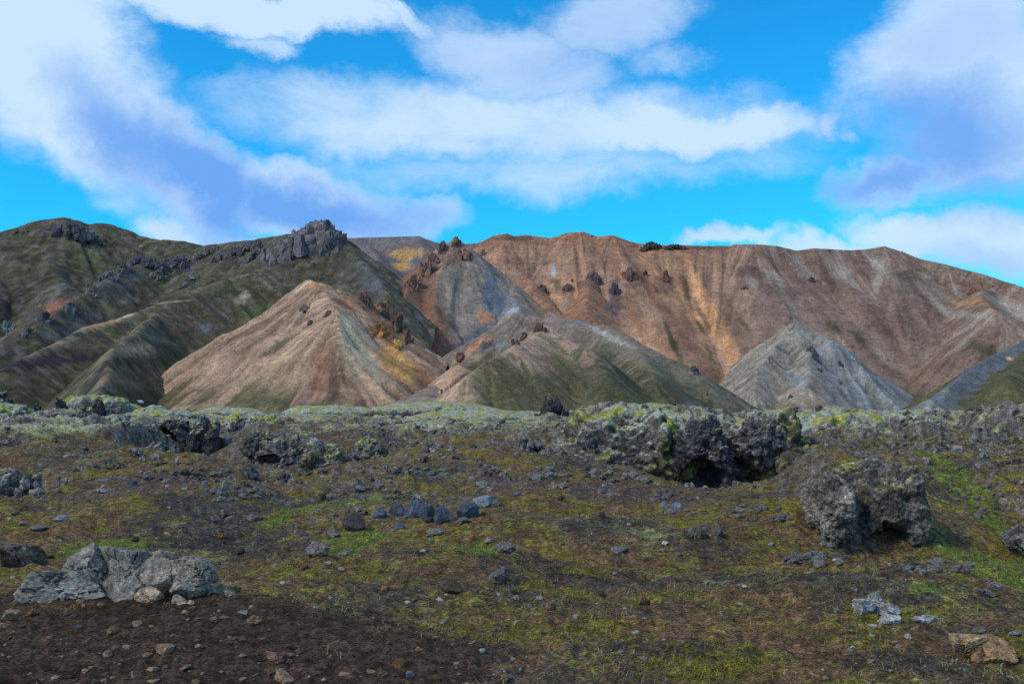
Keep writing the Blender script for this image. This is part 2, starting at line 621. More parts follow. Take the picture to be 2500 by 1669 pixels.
# --- the long ochre mountain wall
def col_wall(h):
    c = full(h, MAUVE)
    left = sstep(h.px, 1900, 1650)
    c = lerp(c, lin(150, 117, 97), left)
    c = lerp(c, ORANGE, np.clip(left * sstep(h.s1, -0.1, 0.45), 0, 1) * 0.85)
    c = lerp(c, lin(120, 82, 68), left * sstep(h.s1, -0.15, -0.6) * 0.8)
    c = lerp(c, GREY, (1 - left) * sstep(h.s1, 0.2, 0.6) * 0.6)
    c = lerp(c, lin(110, 84, 74), (1 - left) * sstep(h.s1, -0.2, -0.6) * 0.6)
    # rust-red band of bare rock under the crest
    top = sstep(h.d, 46, 14) * sstep(h.px, 1880, 1700)
    c = lerp(c, RUST * 0.85, top * sstep(h.n2 + h.s1 * 0.5, -0.2, 0.3) * 0.85)
    c = patch(h, c, 1742, 780, 26, 260, ORANGE_SUN, 1.0, -4, 0.4, 0.15)  # paler band: a patch of sun painted into the orange scree colour
    c = patch(h, c, 1690, 760, 20, 150, ORANGE_SUN, 0.5, -5, 0.5)
    c = patch(h, c, 1780, 950, 26, 60, ORANGE_SUN, 0.9, 10, 0.4)
    c = patch(h, c, 1640, 700, 14, 120, ORANGE_SUN, 0.5, 5, 0.5)
    c = patch(h, c, 1600, 680, 20, 90, ORANGE, 0.8, 0, 0.5)
    for (px, py, rx, ry) in ((1675, 700, 10, 60), (1712, 760, 9, 60), (1734, 860, 9, 55), (1715, 800, 8, 40), (1630, 800, 8, 70), (1650, 850, 9, 60), (1820, 790, 9, 30)):
        c = patch(h, c, px, py, rx, ry, GREENM * 0.8, 0.75, -4, 0.6, 0.5)
    for (px, py, rx, ry) in ((2020, 800, 30, 14), (2040, 810, 16, 26), (2210, 960, 26, 30), (2400, 850, 24, 30), (2200, 770, 8, 10), (2100, 830, 20, 40), (1300, 650, 14, 26), (1360, 690, 14, 22), (1330, 640, 10, 14)):
        c = patch(h, c, px, py, rx, ry, GREENM * 0.85, 0.7, 0, 0.7, 0.5)
    for (px, py, rx, ry) in ((2150, 650, 14, 60), (1960, 650, 14, 40), (2050, 660, 26, 40), (1840, 690, 12, 50), (2260, 670, 20, 14), (2310, 760, 14, 90)):
        c = patch(h, c, px, py, rx, ry, lin(158, 148, 136), 0.6, -6, 0.7, 0.5)
    c = patch(h, c, 2230, 690, 40, 60, lin(96, 84, 76), 0.7, -10, 0.6)
    c = patch(h, c, 1830, 660, 36, 22, lin(96, 72, 66), 0.7, 0, 0.6)
    c = patch(h, c, 1920, 720, 30, 50, lin(96, 76, 70), 0.5, 0, 0.6)
    c = patch(h, c, 2390, 730, 40, 30, lin(158, 112, 76), 0.6, 10, 0.7)
    c = patch(h, c, 2470, 760, 70, 40, lin(160, 150, 138), 0.7, 5, 0.6)
    c = patch(h, c, 2360, 690, 60, 12, lin(112, 74, 62), 0.6, 12, 0.6)
    c = patch(h, c, 1350, 660, 7, 22, BLUEP, 0.8, 5, 0.5)
    c = patch(h, c, 1500, 740, 24, 50, lin(92, 92, 98), 0.7, 35, 0.6)
    c = patch(h, c, 1250, 580, 70, 10, lin(84, 74, 64), 0.7, 0, 0.6)
    c = patch(h, c, 1700, 602, 90, 7, lin(70, 70, 62), 0.8, 0, 0.6)
    c = patch(h, c, 1480, 640, 50, 30, lin(134, 96, 78), 0.7, 0, 0.7)
    for (px, py, rx, ry) in ((1450, 690, 34, 30), (1540, 690, 44, 40), (1502, 725, 26, 36), (1624, 690, 34, 34), (1388, 706, 34, 14), (1322, 708, 26, 16)):
        c = patch(h, c, px, py, rx, ry, lin(104, 78, 70), 0.8, 0, 0.7, 0.5)
    # sparse scrub speckle on the lower right
    sp = sstep(h.n2, 0.42, 0.6) * sstep(h.px, 1850, 2100) * sstep(h.d, 60, 140)
    c = lerp(c, GREEND, sp * 0.6)
    return vary(h, c, 0.20, 0.14)


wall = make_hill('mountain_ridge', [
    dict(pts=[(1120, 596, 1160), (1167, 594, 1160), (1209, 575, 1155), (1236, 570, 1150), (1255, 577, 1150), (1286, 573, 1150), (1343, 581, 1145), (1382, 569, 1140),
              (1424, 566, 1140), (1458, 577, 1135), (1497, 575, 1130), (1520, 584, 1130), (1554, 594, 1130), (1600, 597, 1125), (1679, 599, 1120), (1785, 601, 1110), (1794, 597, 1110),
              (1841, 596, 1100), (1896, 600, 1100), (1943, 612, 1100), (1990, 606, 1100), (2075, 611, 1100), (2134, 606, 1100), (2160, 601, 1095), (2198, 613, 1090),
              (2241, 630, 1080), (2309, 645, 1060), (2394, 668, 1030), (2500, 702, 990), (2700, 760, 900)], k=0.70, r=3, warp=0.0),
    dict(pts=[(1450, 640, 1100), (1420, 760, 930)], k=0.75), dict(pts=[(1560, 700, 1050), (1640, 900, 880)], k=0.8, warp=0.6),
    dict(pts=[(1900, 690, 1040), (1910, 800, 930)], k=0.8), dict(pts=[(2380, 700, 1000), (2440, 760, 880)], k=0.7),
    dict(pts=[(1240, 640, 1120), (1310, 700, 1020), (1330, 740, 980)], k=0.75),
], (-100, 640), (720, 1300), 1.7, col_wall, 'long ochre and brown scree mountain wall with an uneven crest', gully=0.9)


# --- far bowl with the yellow stain
def col_bowl(h):
    c = full(h, lin(112, 102, 98))
    c = lerp(c, lin(92, 90, 96), sstep(h.s1, 0, 0.5) * 0.6)
    c = patch(h, c, 990, 615, 46, 24, YELLOW, 0.8, 5, 0.4, 0.5)
    c = patch(h, c, 985, 650, 34, 14, YELLOW, 0.9, 0, 0.4, 0.5)
    c = patch(h, c, 1000, 690, 40, 30, TAN, 0.6, 0, 0.5, 0.4)
    c = patch(h, c, 1020, 640, 30, 12, BLUEG, 0.6, -30, 0.6, 0.4)
    return vary(h, c, 0.15, 0.1)


bowl = make_hill('hill', [
    dict(pts=[(760, 600, 1340), (849, 582, 1320), (945, 578, 1320), (1022, 577, 1310), (1045, 586, 1310), (1075, 594, 1310), (1140, 597, 1310), (1220, 598, 1310), (1300, 610, 1310)], k=0.62, r=3, warp=0.0),
    dict(pts=[(900, 600, 1270), (960, 680, 1060)], k=0.6),
], (-320, 80), (980, 1420), 2.2, col_bowl, 'far grey hill with yellow stained bowl behind the dark butte', gully=0.9)


# --- central spired hill
def col_c(h):
    c = full(h, lin(136, 122, 110))
    c = lerp(c, lin(120, 108, 100), sstep(h.s1, -0.1, 0.5) * 0.6)
    lf = sstep(h.px - (1050 + (h.py - 620) * 0.28), 20, -25)
    c = lerp(c, lin(128, 97, 80), lf)
    c = lerp(c, lin(108, 72, 58), lf * sstep(h.n2 + h.s1, 0.1, 0.6) * 0.7)
    c = patch(h, c, 1200, 700, 26, 70, BLUEG, 0.85, 0, 0.6, 0.4)
    c = patch(h, c, 1230, 740, 50, 40, BLUEG, 0.9, -25, 0.5, 0.4)
    c = patch(h, c, 1170, 810, 70, 16, BLUEG * 0.8, 0.85, -40, 0.5, 0.3)
    c = patch(h, c, 1250, 755, 22, 10, BLUEP, 0.9, -20, 0.5, 0.3)
    c = patch(h, c, 1183, 770, 20, 22, lin(178, 130, 96), 0.9, -30, 0.4, 0.3)
    c = patch(h, c, 1002, 768, 18, 13, BLUEP * 0.95, 1.0, 0, 0.4, 0.2)
    c = patch(h, c, 1070, 655, 10, 18, YELLOW, 0.7, 0, 0.6)
    c = patch(h, c, 1300, 745, 60, 20, lin(140, 108, 84), 0.7, 35, 0.6)
    for (px, py, rx, ry) in ((1105, 625, 46, 26), (1050, 655, 34, 34), (1015, 700, 34, 34)):
        c = patch(h, c, px, py, rx, ry, lin(112, 82, 68), 0.8, 0, 0.7, 0.5)
    c = patch(h, c, 1085, 720, 14, 60, lin(160, 140, 120), 0.5, -12, 0.7)
    return vary(h, c, 0.16, 0.12)


cent = make_hill('hill', [
    dict(pts=[(1110, 588, 905), (1133, 598, 905), (1156, 615, 912), (1209, 653, 915), (1274, 707, 895), (1297, 730, 875), (1366, 776, 840)], k=0.86, r=2, warp=0.4),
    dict(pts=[(1110, 588, 905), (1079, 598, 900), (1050, 630, 880), (1030, 668, 860), (1000, 695, 835), (978, 745, 800)], k=0.9, r=2, warp=0.4),
    dict(pts=[(1110, 600, 900), (1075, 660, 860), (1060, 760, 800)], k=1.0, r=3, warp=0.4),
    dict(pts=[(1262, 700, 890), (1262, 760, 800), (1190, 820, 740)], k=0.85, r=3),
], (-170, 150), (640, 1060), 1.4, col_c, 'steep grey hill crowned by jagged rust coloured spires', gully=1.0)


# --- left mossy hills with the butte
def col_l(h):
    c = full(h, GREENM)
    c = lerp(c, DARKB * 1.1, sstep(h.n1 + 0.6 * h.s1, -0.25, 0.35) * 0.85)
    c = lerp(c, GREENB, sstep(h.n1 - 0.3 * h.s1, 0.25, 0.6) * 0.5)
    c = lerp(c, lin(96, 92, 78), sstep(h.s2, 0.3, 0.7) * 0.4)
    c = lerp(c, ROCKD * 1.1, sstep(h.slope, 0.85, 1.2) * 0.85)
    c = lerp(c, ROCKD * 1.15, sstep(h.n2 + 0.5 * h.n1 - h.d * 0.006, 0.1, 0.4) * 0.75)
    c = lerp(c, lin(118, 116, 104), sstep(h.n2 - 0.5 * h.s1, 0.5, 0.8) * 0.4)
    c = patch(h, c, 140, 560, 60, 16, ROCKD * 1.2, 0.9, 8, 0.6)
    c = patch(h, c, 215, 580, 34, 14, ROCKD * 1.2, 0.9, 30, 0.6)
    c = patch(h, c, 420, 645, 90, 16, ROCKD, 0.95, 4, 0.6)
    c = patch(h, c, 560, 615, 70, 16, ROCKD * 1.1, 0.9, -10, 0.7)
    c = patch(h, c, 250, 690, 90, 14, lin(96, 96, 94), 0.7, -38, 0.7)
    c = patch(h, c, 150, 740, 40, 30, lin(152, 100, 80), 1.0, -10, 0.35, 0.3)
    c = patch(h, c, 100, 690, 30, 60, DARKB * 0.7, 0.7, 0, 0.8)
    c = patch(h, c, 30, 740, 40, 60, DARKB * 0.6, 0.8, 0, 0.8)
    c = patch(h, c, 200, 620, 60, 30, GREENB, 0.6, 20, 0.8)
    c = patch(h, c, 60, 650, 90, 40, GREENM, 0.6, 0, 0.8)
    c = patch(h, c, 880, 640, 26, 60, lin(88, 90, 92), 0.8, -35, 0.7, 0.5)
    c = patch(h, c, 910, 690, 30, 40, BLUEG, 0.7, -40, 0.7, 0.4)
    c = patch(h, c, 860, 620, 20, 30, GREENM, 0.7, -40, 0.7, 0.5)
    c = lerp(c, lin(96, 92, 84), sstep(h.n2, 0.15, 0.5) * 0.45)
    c = lerp(c, lin(56, 52, 44), sstep(h.n2, -0.15, -0.5) * 0.45)
    return vary(h, c, 0.24, 0.18)


left = make_hill('hill', [
    dict(pts=[(840, 590, 890), (824, 575, 895), (782, 572, 900), (709, 570, 920), (628, 584, 940), (536, 597, 960), (494, 601, 980)], k=0.72, r=6, warp=0.3),
    dict(pts=[(510, 602, 1120), (448, 589, 1110), (406, 587, 1110), (345, 577, 1130), (306, 560, 1140), (264, 547, 1140), (238, 544, 1140), (218, 550, 1120)], k=0.55, r=8, warp=0.0),
    dict(pts=[(218, 548, 1090), (184, 538, 1085), (153, 533, 1080), (103, 535, 1080), (77, 546, 1080), (29, 563, 1080), (-100, 600, 1060), (-400, 640, 1000)], k=0.62, r=8, warp=0.0),
    dict(pts=[(840, 590, 890), (899, 650, 835), (930, 690, 790), (949, 735, 760)], k=0.75, r=3, warp=0.4),
    dict(pts=[(520, 606, 975), (400, 630, 930), (314, 650, 880), (230, 700, 820), (77, 806, 720), (-60, 880, 660)], k=0.75, r=4, warp=0.6),
    dict(pts=[(130, 560, 1060), (110, 640, 960), (170, 700, 890)], k=0.72, r=6), dict(pts=[(20, 600, 1060), (-10, 700, 900), (-60, 800, 800)], k=0.72, r=6),
], (-640, -60), (560, 1330), 1.9, col_l, 'mossy dark green hill with grey rock bands along its crest', gully=1.5, rough=2.2)


def col_spur(h):
    c = full(h, GREENM * 0.95)
    c = lerp(c, DARKB * 1.15, sstep(h.n1 + 0.7 * h.s1, -0.3, 0.3) * 0.85)
    c = lerp(c, GREENB, sstep(h.n1 - 0.4 * h.s1, 0.2, 0.6) * 0.6)
    c = lerp(c, lin(120, 108, 92), sstep(h.s2 + 0.3 * h.n1, 0.35, 0.8) * 0.55)
    c = lerp(c, lin(130, 118, 102), sstep(h.d, 9, 2) * sstep(h.n2, -0.2, 0.2) * 0.5)
    c = patch(h, c, 700, 640, 60, 30, DARKB, 0.8, -20, 0.8)
    c = patch(h, c, 530, 700, 110, 10, GREENB, 0.8, -26, 0.6)
    c = patch(h, c, 640, 760, 40, 30, GREENB, 0.7, -40, 0.8)
    c = patch(h, c, 245, 760, 34, 16, lin(176, 140, 108), 1.0, -30, 0.5, 0.5)
    c = patch(h, c, 230, 775, 20, 8, lin(170, 110, 62), 0.7, -30, 0.5, 0.5)
    c = patch(h, c, 310, 745, 10, 10, PALE, 0.9, -30, 0.5, 0.5)
    c = patch(h, c, 595, 725, 12, 22, PALE * 0.9, 0.8, 10, 0.7, 0.6)
    c = patch(h, c, 390, 725, 60, 3, PALE, 0.7, -14, 0.6, 0.6)
    c = patch(h, c, 330, 855, 30, 26, lin(160, 140, 118), 0.95, 40, 0.5, 0.4)
    c = patch(h, c, 305, 930, 20, 40, lin(136, 104, 80), 0.9, 20, 0.6, 0.4)
    c = patch(h, c, 300, 880, 20, 50, GREEND, 0.7, 30, 0.6, 0.4)
    c = patch(h, c, 245, 900, 24, 60, BLACKS, 0.95, -8, 0.6, 0.4)
    c = patch(h, c, 90, 880, 130, 22, BLACKS, 0.95, -17, 0.6, 0.4)
    c = patch(h, c, 130, 840, 60, 6, lin(140, 124, 106), 0.8, -30, 0.6, 0.4)
    c = patch(h, c, 100, 960, 140, 30, GREENM * 0.85, 0.8, -5, 0.7, 0.4)
    c = patch(h, c, 400, 830, 10, 40, lin(128, 124, 112), 0.6, 10, 0.7, 0.6)
    c = patch(h, c, 450, 800, 14, 30, lin(120, 92, 74), 0.6, 10, 0.7, 0.6)
    c = patch(h, c, 500, 800, 20, 20, lin(116, 116, 116), 0.6, 10, 0.7, 0.6)
    c = lerp(c, lin(104, 94, 82), sstep(h.n2 + 0.5 * h.s2, 0.25, 0.6) * 0.45)
    c = lerp(c, lin(56, 50, 42), sstep(h.n2, -0.15, -0.5) * 0.4)
    return vary(h, c, 0.26, 0.2)


spur = make_hill('hill', [
    dict(pts=[(800, 610, 880), (700, 640, 850), (560, 680, 800), (383, 742, 720), (215, 800, 650), (0, 905, 560), (-100, 960, 520)], k=0.7, r=4, warp=0.6),
    dict(pts=[(383, 760, 715), (326, 812, 600), (268, 850, 560), (262, 900, 520), (240, 990, 470)], k=1.05, r=2, warp=0.5),
], (-440, -90), (400, 960), 1.6, col_spur, 'mossy spur with black scree descending below the dark butte', gully=1.5, rough=1.2)


# --- left pyramid
def col_p(h):
    c = full(h, lin(158, 128, 107))
    c = lerp(c, lin(176, 145, 118), sstep(h.s1, 0.0, 0.5) * 0.7)
    c = lerp(c, lin(120, 92, 76), sstep(h.s1, 0.0, -0.5) * 0.6)
    low = sstep(h.py, 900, 985) * sstep(h.px, 900, 820)
    c = lerp(c, GREENM, np.clip(low * 0.9 * sstep(h.s1 + h.n1 * 0.6, -0.25, 0.3), 0, 1))
    gl = sstep(h.px, 700, 560) * sstep(h.s1 + 0.5 * h.n1, 0.05, 0.4)
    c = lerp(c, GREENM, gl * 0.75)
    c = patch(h, c, 690, 840, 90, 10, GREENM, 0.7, -38, 0.7, 0.4)
    c = patch(h, c, 420, 960, 60, 18, GREENM, 0.8, -35, 0.7, 0.4)
    c = patch(h, c, 762, 695, 30, 16, lin(176, 128, 94), 0.8, 0, 0.7)
    c = patch(h, c, 850, 730, 40, 40, lin(140, 98, 74), 0.7, 40, 0.7)
    c = patch(h, c, 890, 870, 34, 110, lin(186, 166, 140), 0.85, -40, 0.7, 0.6)
    c = patch(h, c, 850, 790, 14, 40, lin(188, 166, 138), 0.9, -30, 0.6, 0.4)
    c = patch(h, c, 975, 890, 26, 80, YELLOW, 0.85, -48, 0.45, 0.4)
    c = patch(h, c, 1040, 920, 22, 34, ORANGE, 0.8, -48, 0.6, 0.4)
    c = patch(h, c, 820, 950, 20, 60, lin(100, 78, 66), 0.7, -12, 0.7, 0.5)
    c = patch(h, c, 790, 890, 30, 70, lin(150, 106, 82), 0.7, 5, 0.7, 0.5)
    c = patch(h, c, 700, 730, 40, 14, lin(126, 100, 92), 0.7, -25, 0.7)
    c = patch(h, c, 920, 760, 40, 14, lin(112, 76, 60), 0.9, 35, 0.6)
    c = patch(h, c, 940, 810, 40, 22, lin(128, 88, 62), 0.8, 45, 0.6)
    return vary(h, c, 0.2, 0.16)


pyr = make_hill('hill', [
    dict(pts=[(762, 682, 640), (800, 700, 620), (826, 766, 575), (850, 830, 545)], k=0.72, r=3, warp=0.9),
    dict(pts=[(800, 699, 625), (835, 705, 625), (872, 724, 640), (915, 750, 655), (960, 800, 650), (985, 840, 630), (1010, 870, 610)], k=0.74, r=2, warp=0.9),
], (-345, -40), (410, 790), 1.1, col_p, 'pinkish brown scree pyramid with a yellow streaked right flank', gully=1.7, rough=1.1)


# --- middle cone with the grey back ridge
def col_m(h):
    back = (h.pid == 1)
    c = np.where(back[:, None], lin(122, 106, 98), lin(168, 138, 116))
    c = lerp(c, lin(132, 104, 90), sstep(h.s1, 0.0, -0.5) * 0.5)
    zz = (h.py - 860) + 70 * h.s1 + 40 * h.n1 + 0.14 * (1320 - h.px) * (h.px < 1320)
    c = lerp(c, GREENM, sstep(zz, -20, 45) * sstep(h.px, 1100, 1200) * 0.92)
    rt = sstep(h.px + (h.py - 860) * 0.2, 1420, 1480) * (h.py > 820)
    c = lerp(c, lin(112, 104, 92), rt * 0.6)
    c = lerp(c, GREENM * 0.95, rt * sstep(h.s1 + h.n1, -0.4, 0.2) * sstep(h.py - (h.px - 1500) * 0.42, 840, 890) * 0.9)
    c = lerp(c, GREEND, rt * sstep(h.s1, 0.1, 0.5) * sstep(h.py - (h.px - 1500) * 0.42, 850, 900) * 0.8)
    c = patch(h, c, 1500, 825, 60, 10, lin(170, 166, 158), 0.8, 30, 0.7, 0.5)
    c = patch(h, c, 1140, 860, 60, 10, lin(186, 150, 120), 0.8, -40, 0.6)
    c = patch(h, c, 1170, 835, 40, 14, ORANGE, 0.9, -40, 0.5)
    c = patch(h, c, 1190, 842, 22, 14, lin(72, 72, 86), 0.9, -10, 0.5)
    c = patch(h, c, 1230, 840, 22, 14, lin(126, 130, 120), 0.8, -10, 0.5)
    c = patch(h, c, 1300, 790, 60, 14, lin(116, 92, 86), 0.8, 0, 0.6)
    c = patch(h, c, 1400, 785, 50, 8, lin(96, 98, 108), 0.7, 5, 0.6)
    c = patch(h, c, 1160, 870, 22, 14, lin(140, 126, 112), 0.8, 0, 0.6)
    c = patch(h, c, 1150, 900, 30, 12, GREENM, 0.7, -30, 0.6)
    c = patch(h, c, 1110, 910, 26, 16, lin(176, 140, 112), 0.9, -30, 0.6)
    c = patch(h, c, 1600, 900, 40, 16, lin(118, 116, 82), 0.8, 22, 0.6)
    c = patch(h, c, 1640, 990, 40, 20, GREENB * 0.9, 0.6, 30, 0.6)
    c = patch(h, c, 1700, 990, 50, 40, lin(96, 92, 92), 0.8, 30, 0.6)
    return vary(h, c, 0.2, 0.14)


mid = make_hill('hill', [
    dict(pts=[(1320, 800, 545), (1297, 819, 525), (1255, 846, 500), (1198, 880, 480), (1140, 926, 460)], k=0.70, r=2, warp=0.3),
    dict(pts=[(1095, 868, 660), (1121, 848, 660), (1190, 812, 670), (1267, 766, 680), (1351, 782, 670), (1389, 777, 660), (1447, 791, 645), (1500, 796, 635), (1600, 856, 600), (1683, 897, 580), (1738, 947, 560), (1798, 998, 545)], k=0.66, r=2, warp=0.3),
    dict(pts=[(1320, 800, 545), (1420, 850, 530), (1480, 930, 490)], k=0.68, r=4, warp=0.6),
    dict(pts=[(1560, 850, 600), (1600, 930, 520)], k=0.68, r=4, warp=0.6),
    dict(pts=[(1110, 890, 560), (1090, 950, 530)], k=0.7, r=3, warp=0.6),
], (-80, 190), (380, 800), 1.1, col_m, 'beige cone with green lower slopes and small crags at its tip', gully=1.5, rough=1.1)


# --- right grey cone
def col_r(h):
    c = full(h, GREY)
    c = lerp(c, lin(128, 118, 106), sstep(h.s1, 0, 0.5))
    rt = sstep(h.px - 1960 - (h.py - 800) * 0.25, -30, 60)
    c = lerp(c, lin(118, 118, 118), rt * 0.8)
    c = lerp(c, lin(132, 140, 146), rt * sstep(h.s1, 0.0, 0.4) * 0.8)
    c = lerp(c, lin(94, 88, 82), (1 - rt) * sstep(h.s1, 0.0, -0.5) * 0.6)
    c = patch(h, c, 1970, 960, 60, 50, lin(140, 122, 106), 0.7, 0, 0.7, 0.4)
    c = patch(h, c, 1930, 990, 24, 16, lin(122, 90, 76), 0.8, 0, 0.6)
    c = patch(h, c, 1950, 930, 22, 30, lin(126, 134, 142), 0.6, 0, 0.7)
    c = patch(h, c, 1980, 850, 10, 30, lin(86, 88, 92), 0.8, -15, 0.7)
    c = patch(h, c, 2010, 890, 12, 40, lin(92, 94, 98), 0.7, -30, 0.7)
    c = lerp(c, GREENM, sstep(h.py, 985, 1010) * 0.6 * sstep(h.n1, -0.2, 0.3))
    return vary(h, c, 0.2, 0.14)


rcone = make_hill('hill', [
    dict(pts=[(1943, 792, 875), (1965, 830, 845), (1975, 870, 815), (1960, 940, 765)], k=0.78, r=2, warp=1.2),
    dict(pts=[(1943, 792, 875), (2024, 825, 845), (2096, 893, 815), (2200, 985, 775)], k=0.78, r=2, warp=1.2),
    dict(pts=[(1940, 800, 875), (1880, 870, 825), (1830, 950, 775)], k=0.8, r=2, warp=1.2),
], (100, 430), (560, 1000), 1.5, col_r, 'grey scree cone standing in front of the ochre mountain wall', gully=1.8, rough=1.6)


# --- right edge hill
def col_e(h):
    c = full(h, GREENM * 1.05)
    c = lerp(c, GREENB, sstep(h.s1, 0.0, 0.5) * 0.6)
    up = sstep(h.d + h.n1 * 4, 15, 7) * (h.pid == 0)
    c = lerp(c, lin(94, 96, 100), up)
    c = patch(h, c, 2300, 965, 50, 9, lin(120, 116, 110), 0.8, -30, 0.6)
    c = patch(h, c, 2260, 1000, 60, 12, lin(156, 144, 126), 0.9, -30, 0.6)
    c = patch(h, c, 2465, 872, 12, 5, lin(200, 160, 120), 0.9, -25, 0.6)
    return vary(h, c, 0.22, 0.14)


east = make_hill('hill', [
    dict(pts=[(2211, 1012, 540), (2309, 950, 580), (2394, 884, 620), (2500, 833, 660), (2700, 740, 720)], k=0.66, r=3, warp=0.4),
    dict(pts=[(2520, 850, 650), (2470, 930, 560)], k=0.66),
], (180, 480), (380, 860), 1.5, col_e, 'green hill flank with grey scree upper slope beside the grey cone', gully=1.0)

# --- valley floor and far land
vf_n = 90
t = np.linspace(-1, 1, vf_n)
g = np.sign(t) * (np.abs(t) ** 3) * 9000
GX, GY = np.meshgrid(g, g + 300)
GZ = -14.0 + fbm(GX.ravel() * 0.01, GY.ravel() * 0.01, 0, 3).reshape(GX.shape) * 0.6
idx = np.arange(GX.size).reshape(GX.shape)
Fq = np.stack([idx[:-1, :-1], idx[:-1, 1:], idx[1:, 1:], idx[1:, :-1]], -1).reshape(-1, 4)
obj('valley_floor', mk_mesh('valley_floor', np.stack([GX.ravel(), GY.ravel(), GZ.ravel()], 1), Fq), mat_floor,
    label='dark gravel valley floor between lava field and hills', cat='ground', kind='structure')


def col_gul(h):
    c = full(h, lin(126, 110, 98))
    return vary(h, c, 0.25, 0.2)


# stream bed coming out between the two front hills
gul = make_hill('stream_bed', [dict(pts=[(1055, 905, 640), (1066, 922, 590), (1040, 960, 520), (985, 998, 450)], k=0.22, r=4, warp=1.0)],
                (-110, 0), (390, 700), 1.5, col_gul, 'grey gravel stream bed fanning out between the front hills', gully=0.1, rough=0.5, base=-14.4)

# ------------------------------------------------------------------ near ground (lava field)
BUMPS = []


def bump(px, py, Y, rx, ry, h):
    p = P(px, py, Y)
    BUMPS.append((p[0], Y, rx, ry, h))


bump(200, 1500, 7.4, 2.2, 1.5, 0.20)       # soil bank under the cracked boulder
bump(1430, 1130, 21.5, 2.6, 1.8, 0.25)     # mound before the trench
bump(1850, 1210, 16.0, 2.5, 1.2, 0.10)
bump(1150, 1120, 24.0, 3.0, 3.0, 0.15)
bump(1720, 1150, 23.6, 2.0, 3.0, -1.15)
bump(1860, 1150, 24.5, 2.4, 3.0, -0.8)
bump(1530, 1120, 26.0, 2.0, 2.0, -0.6)    # trench below the lava wall
bump(2150, 1180, 20.0, 3.0, 2.0, -0.35)
bump(2150, 1350, 11.0, 0.5, 0.6, -0.30)
bump(1960, 1290, 12.4, 0.8, 1.0, 0.15)    # hollow by the cave boulder
bump(2420, 1300, 12.6, 1.1, 2.2, -0.35)
bump(520, 1100, 28.0, 2.6, 2.0, -1.1)      # gap in the left outcrops
bump(640, 1130, 23.0, 1.5, 1.3, -0.5)
bump(250, 1085, 30.0, 5.0, 3.5, 0.35)
bump(120, 1110, 26.0, 4.0, 3.0, 0.15)
bump(700, 1200, 17.0, 1.8, 1.2, 0.12)
bump(820, 1210, 16.5, 1.8, 1.6, -0.18)
bump(1000, 1180, 19.5, 3.0, 2.0, 0.10)
bump(2050, 1480, 8.3, 0.8, 0.45, 0.14)
for _b in ((1000, 1380, 9.6, 1.3, 0.8, 0.12), (1500, 1420, 8.8, 1.2, 0.7, -0.08), (700, 1330, 11.0, 1.6, 0.9, -0.10), (1350, 1300, 12.0, 1.5, 0.9, 0.12), (400, 1260, 13.5, 2.0, 1.2, 0.14), (1250, 1230, 15.0, 2.0, 1.3, 0.14),
           (150, 1290, 12.2, 1.6, 0.8, 0.10), (1700, 1370, 10.0, 1.4, 0.7, -0.08), (950, 1130, 23.0, 2.5, 1.6, 0.2), (1700, 1530, 7.2, 1.2, 0.4, 0.05), (560, 1215, 16.2, 1.6, 1.0, 0.16)):
    bump(*_b)
bump(2260, 1500, 8.0, 0.8, 0.4, 0.06)
bump(1920, 1300, 12.0, 1.5, 1.3, 0.14)


def lava_zone(x, y):
    n_ = fbm(x * 0.10 + 2, y * 0.10, 95.0, 2)
    lean = np.clip(x / np.maximum(y, 1) * 1.2, -0.4, 0.5)         # the clinker comes closer on the right
    return (0.35 * sstep(y + 5 * n_, 13, 18) * sstep(n_, -0.1, 0.25) + 0.65 * sstep(y + 8 * n_ + 8 * lean, 20, 29)) * sstep(y, 62, 46)


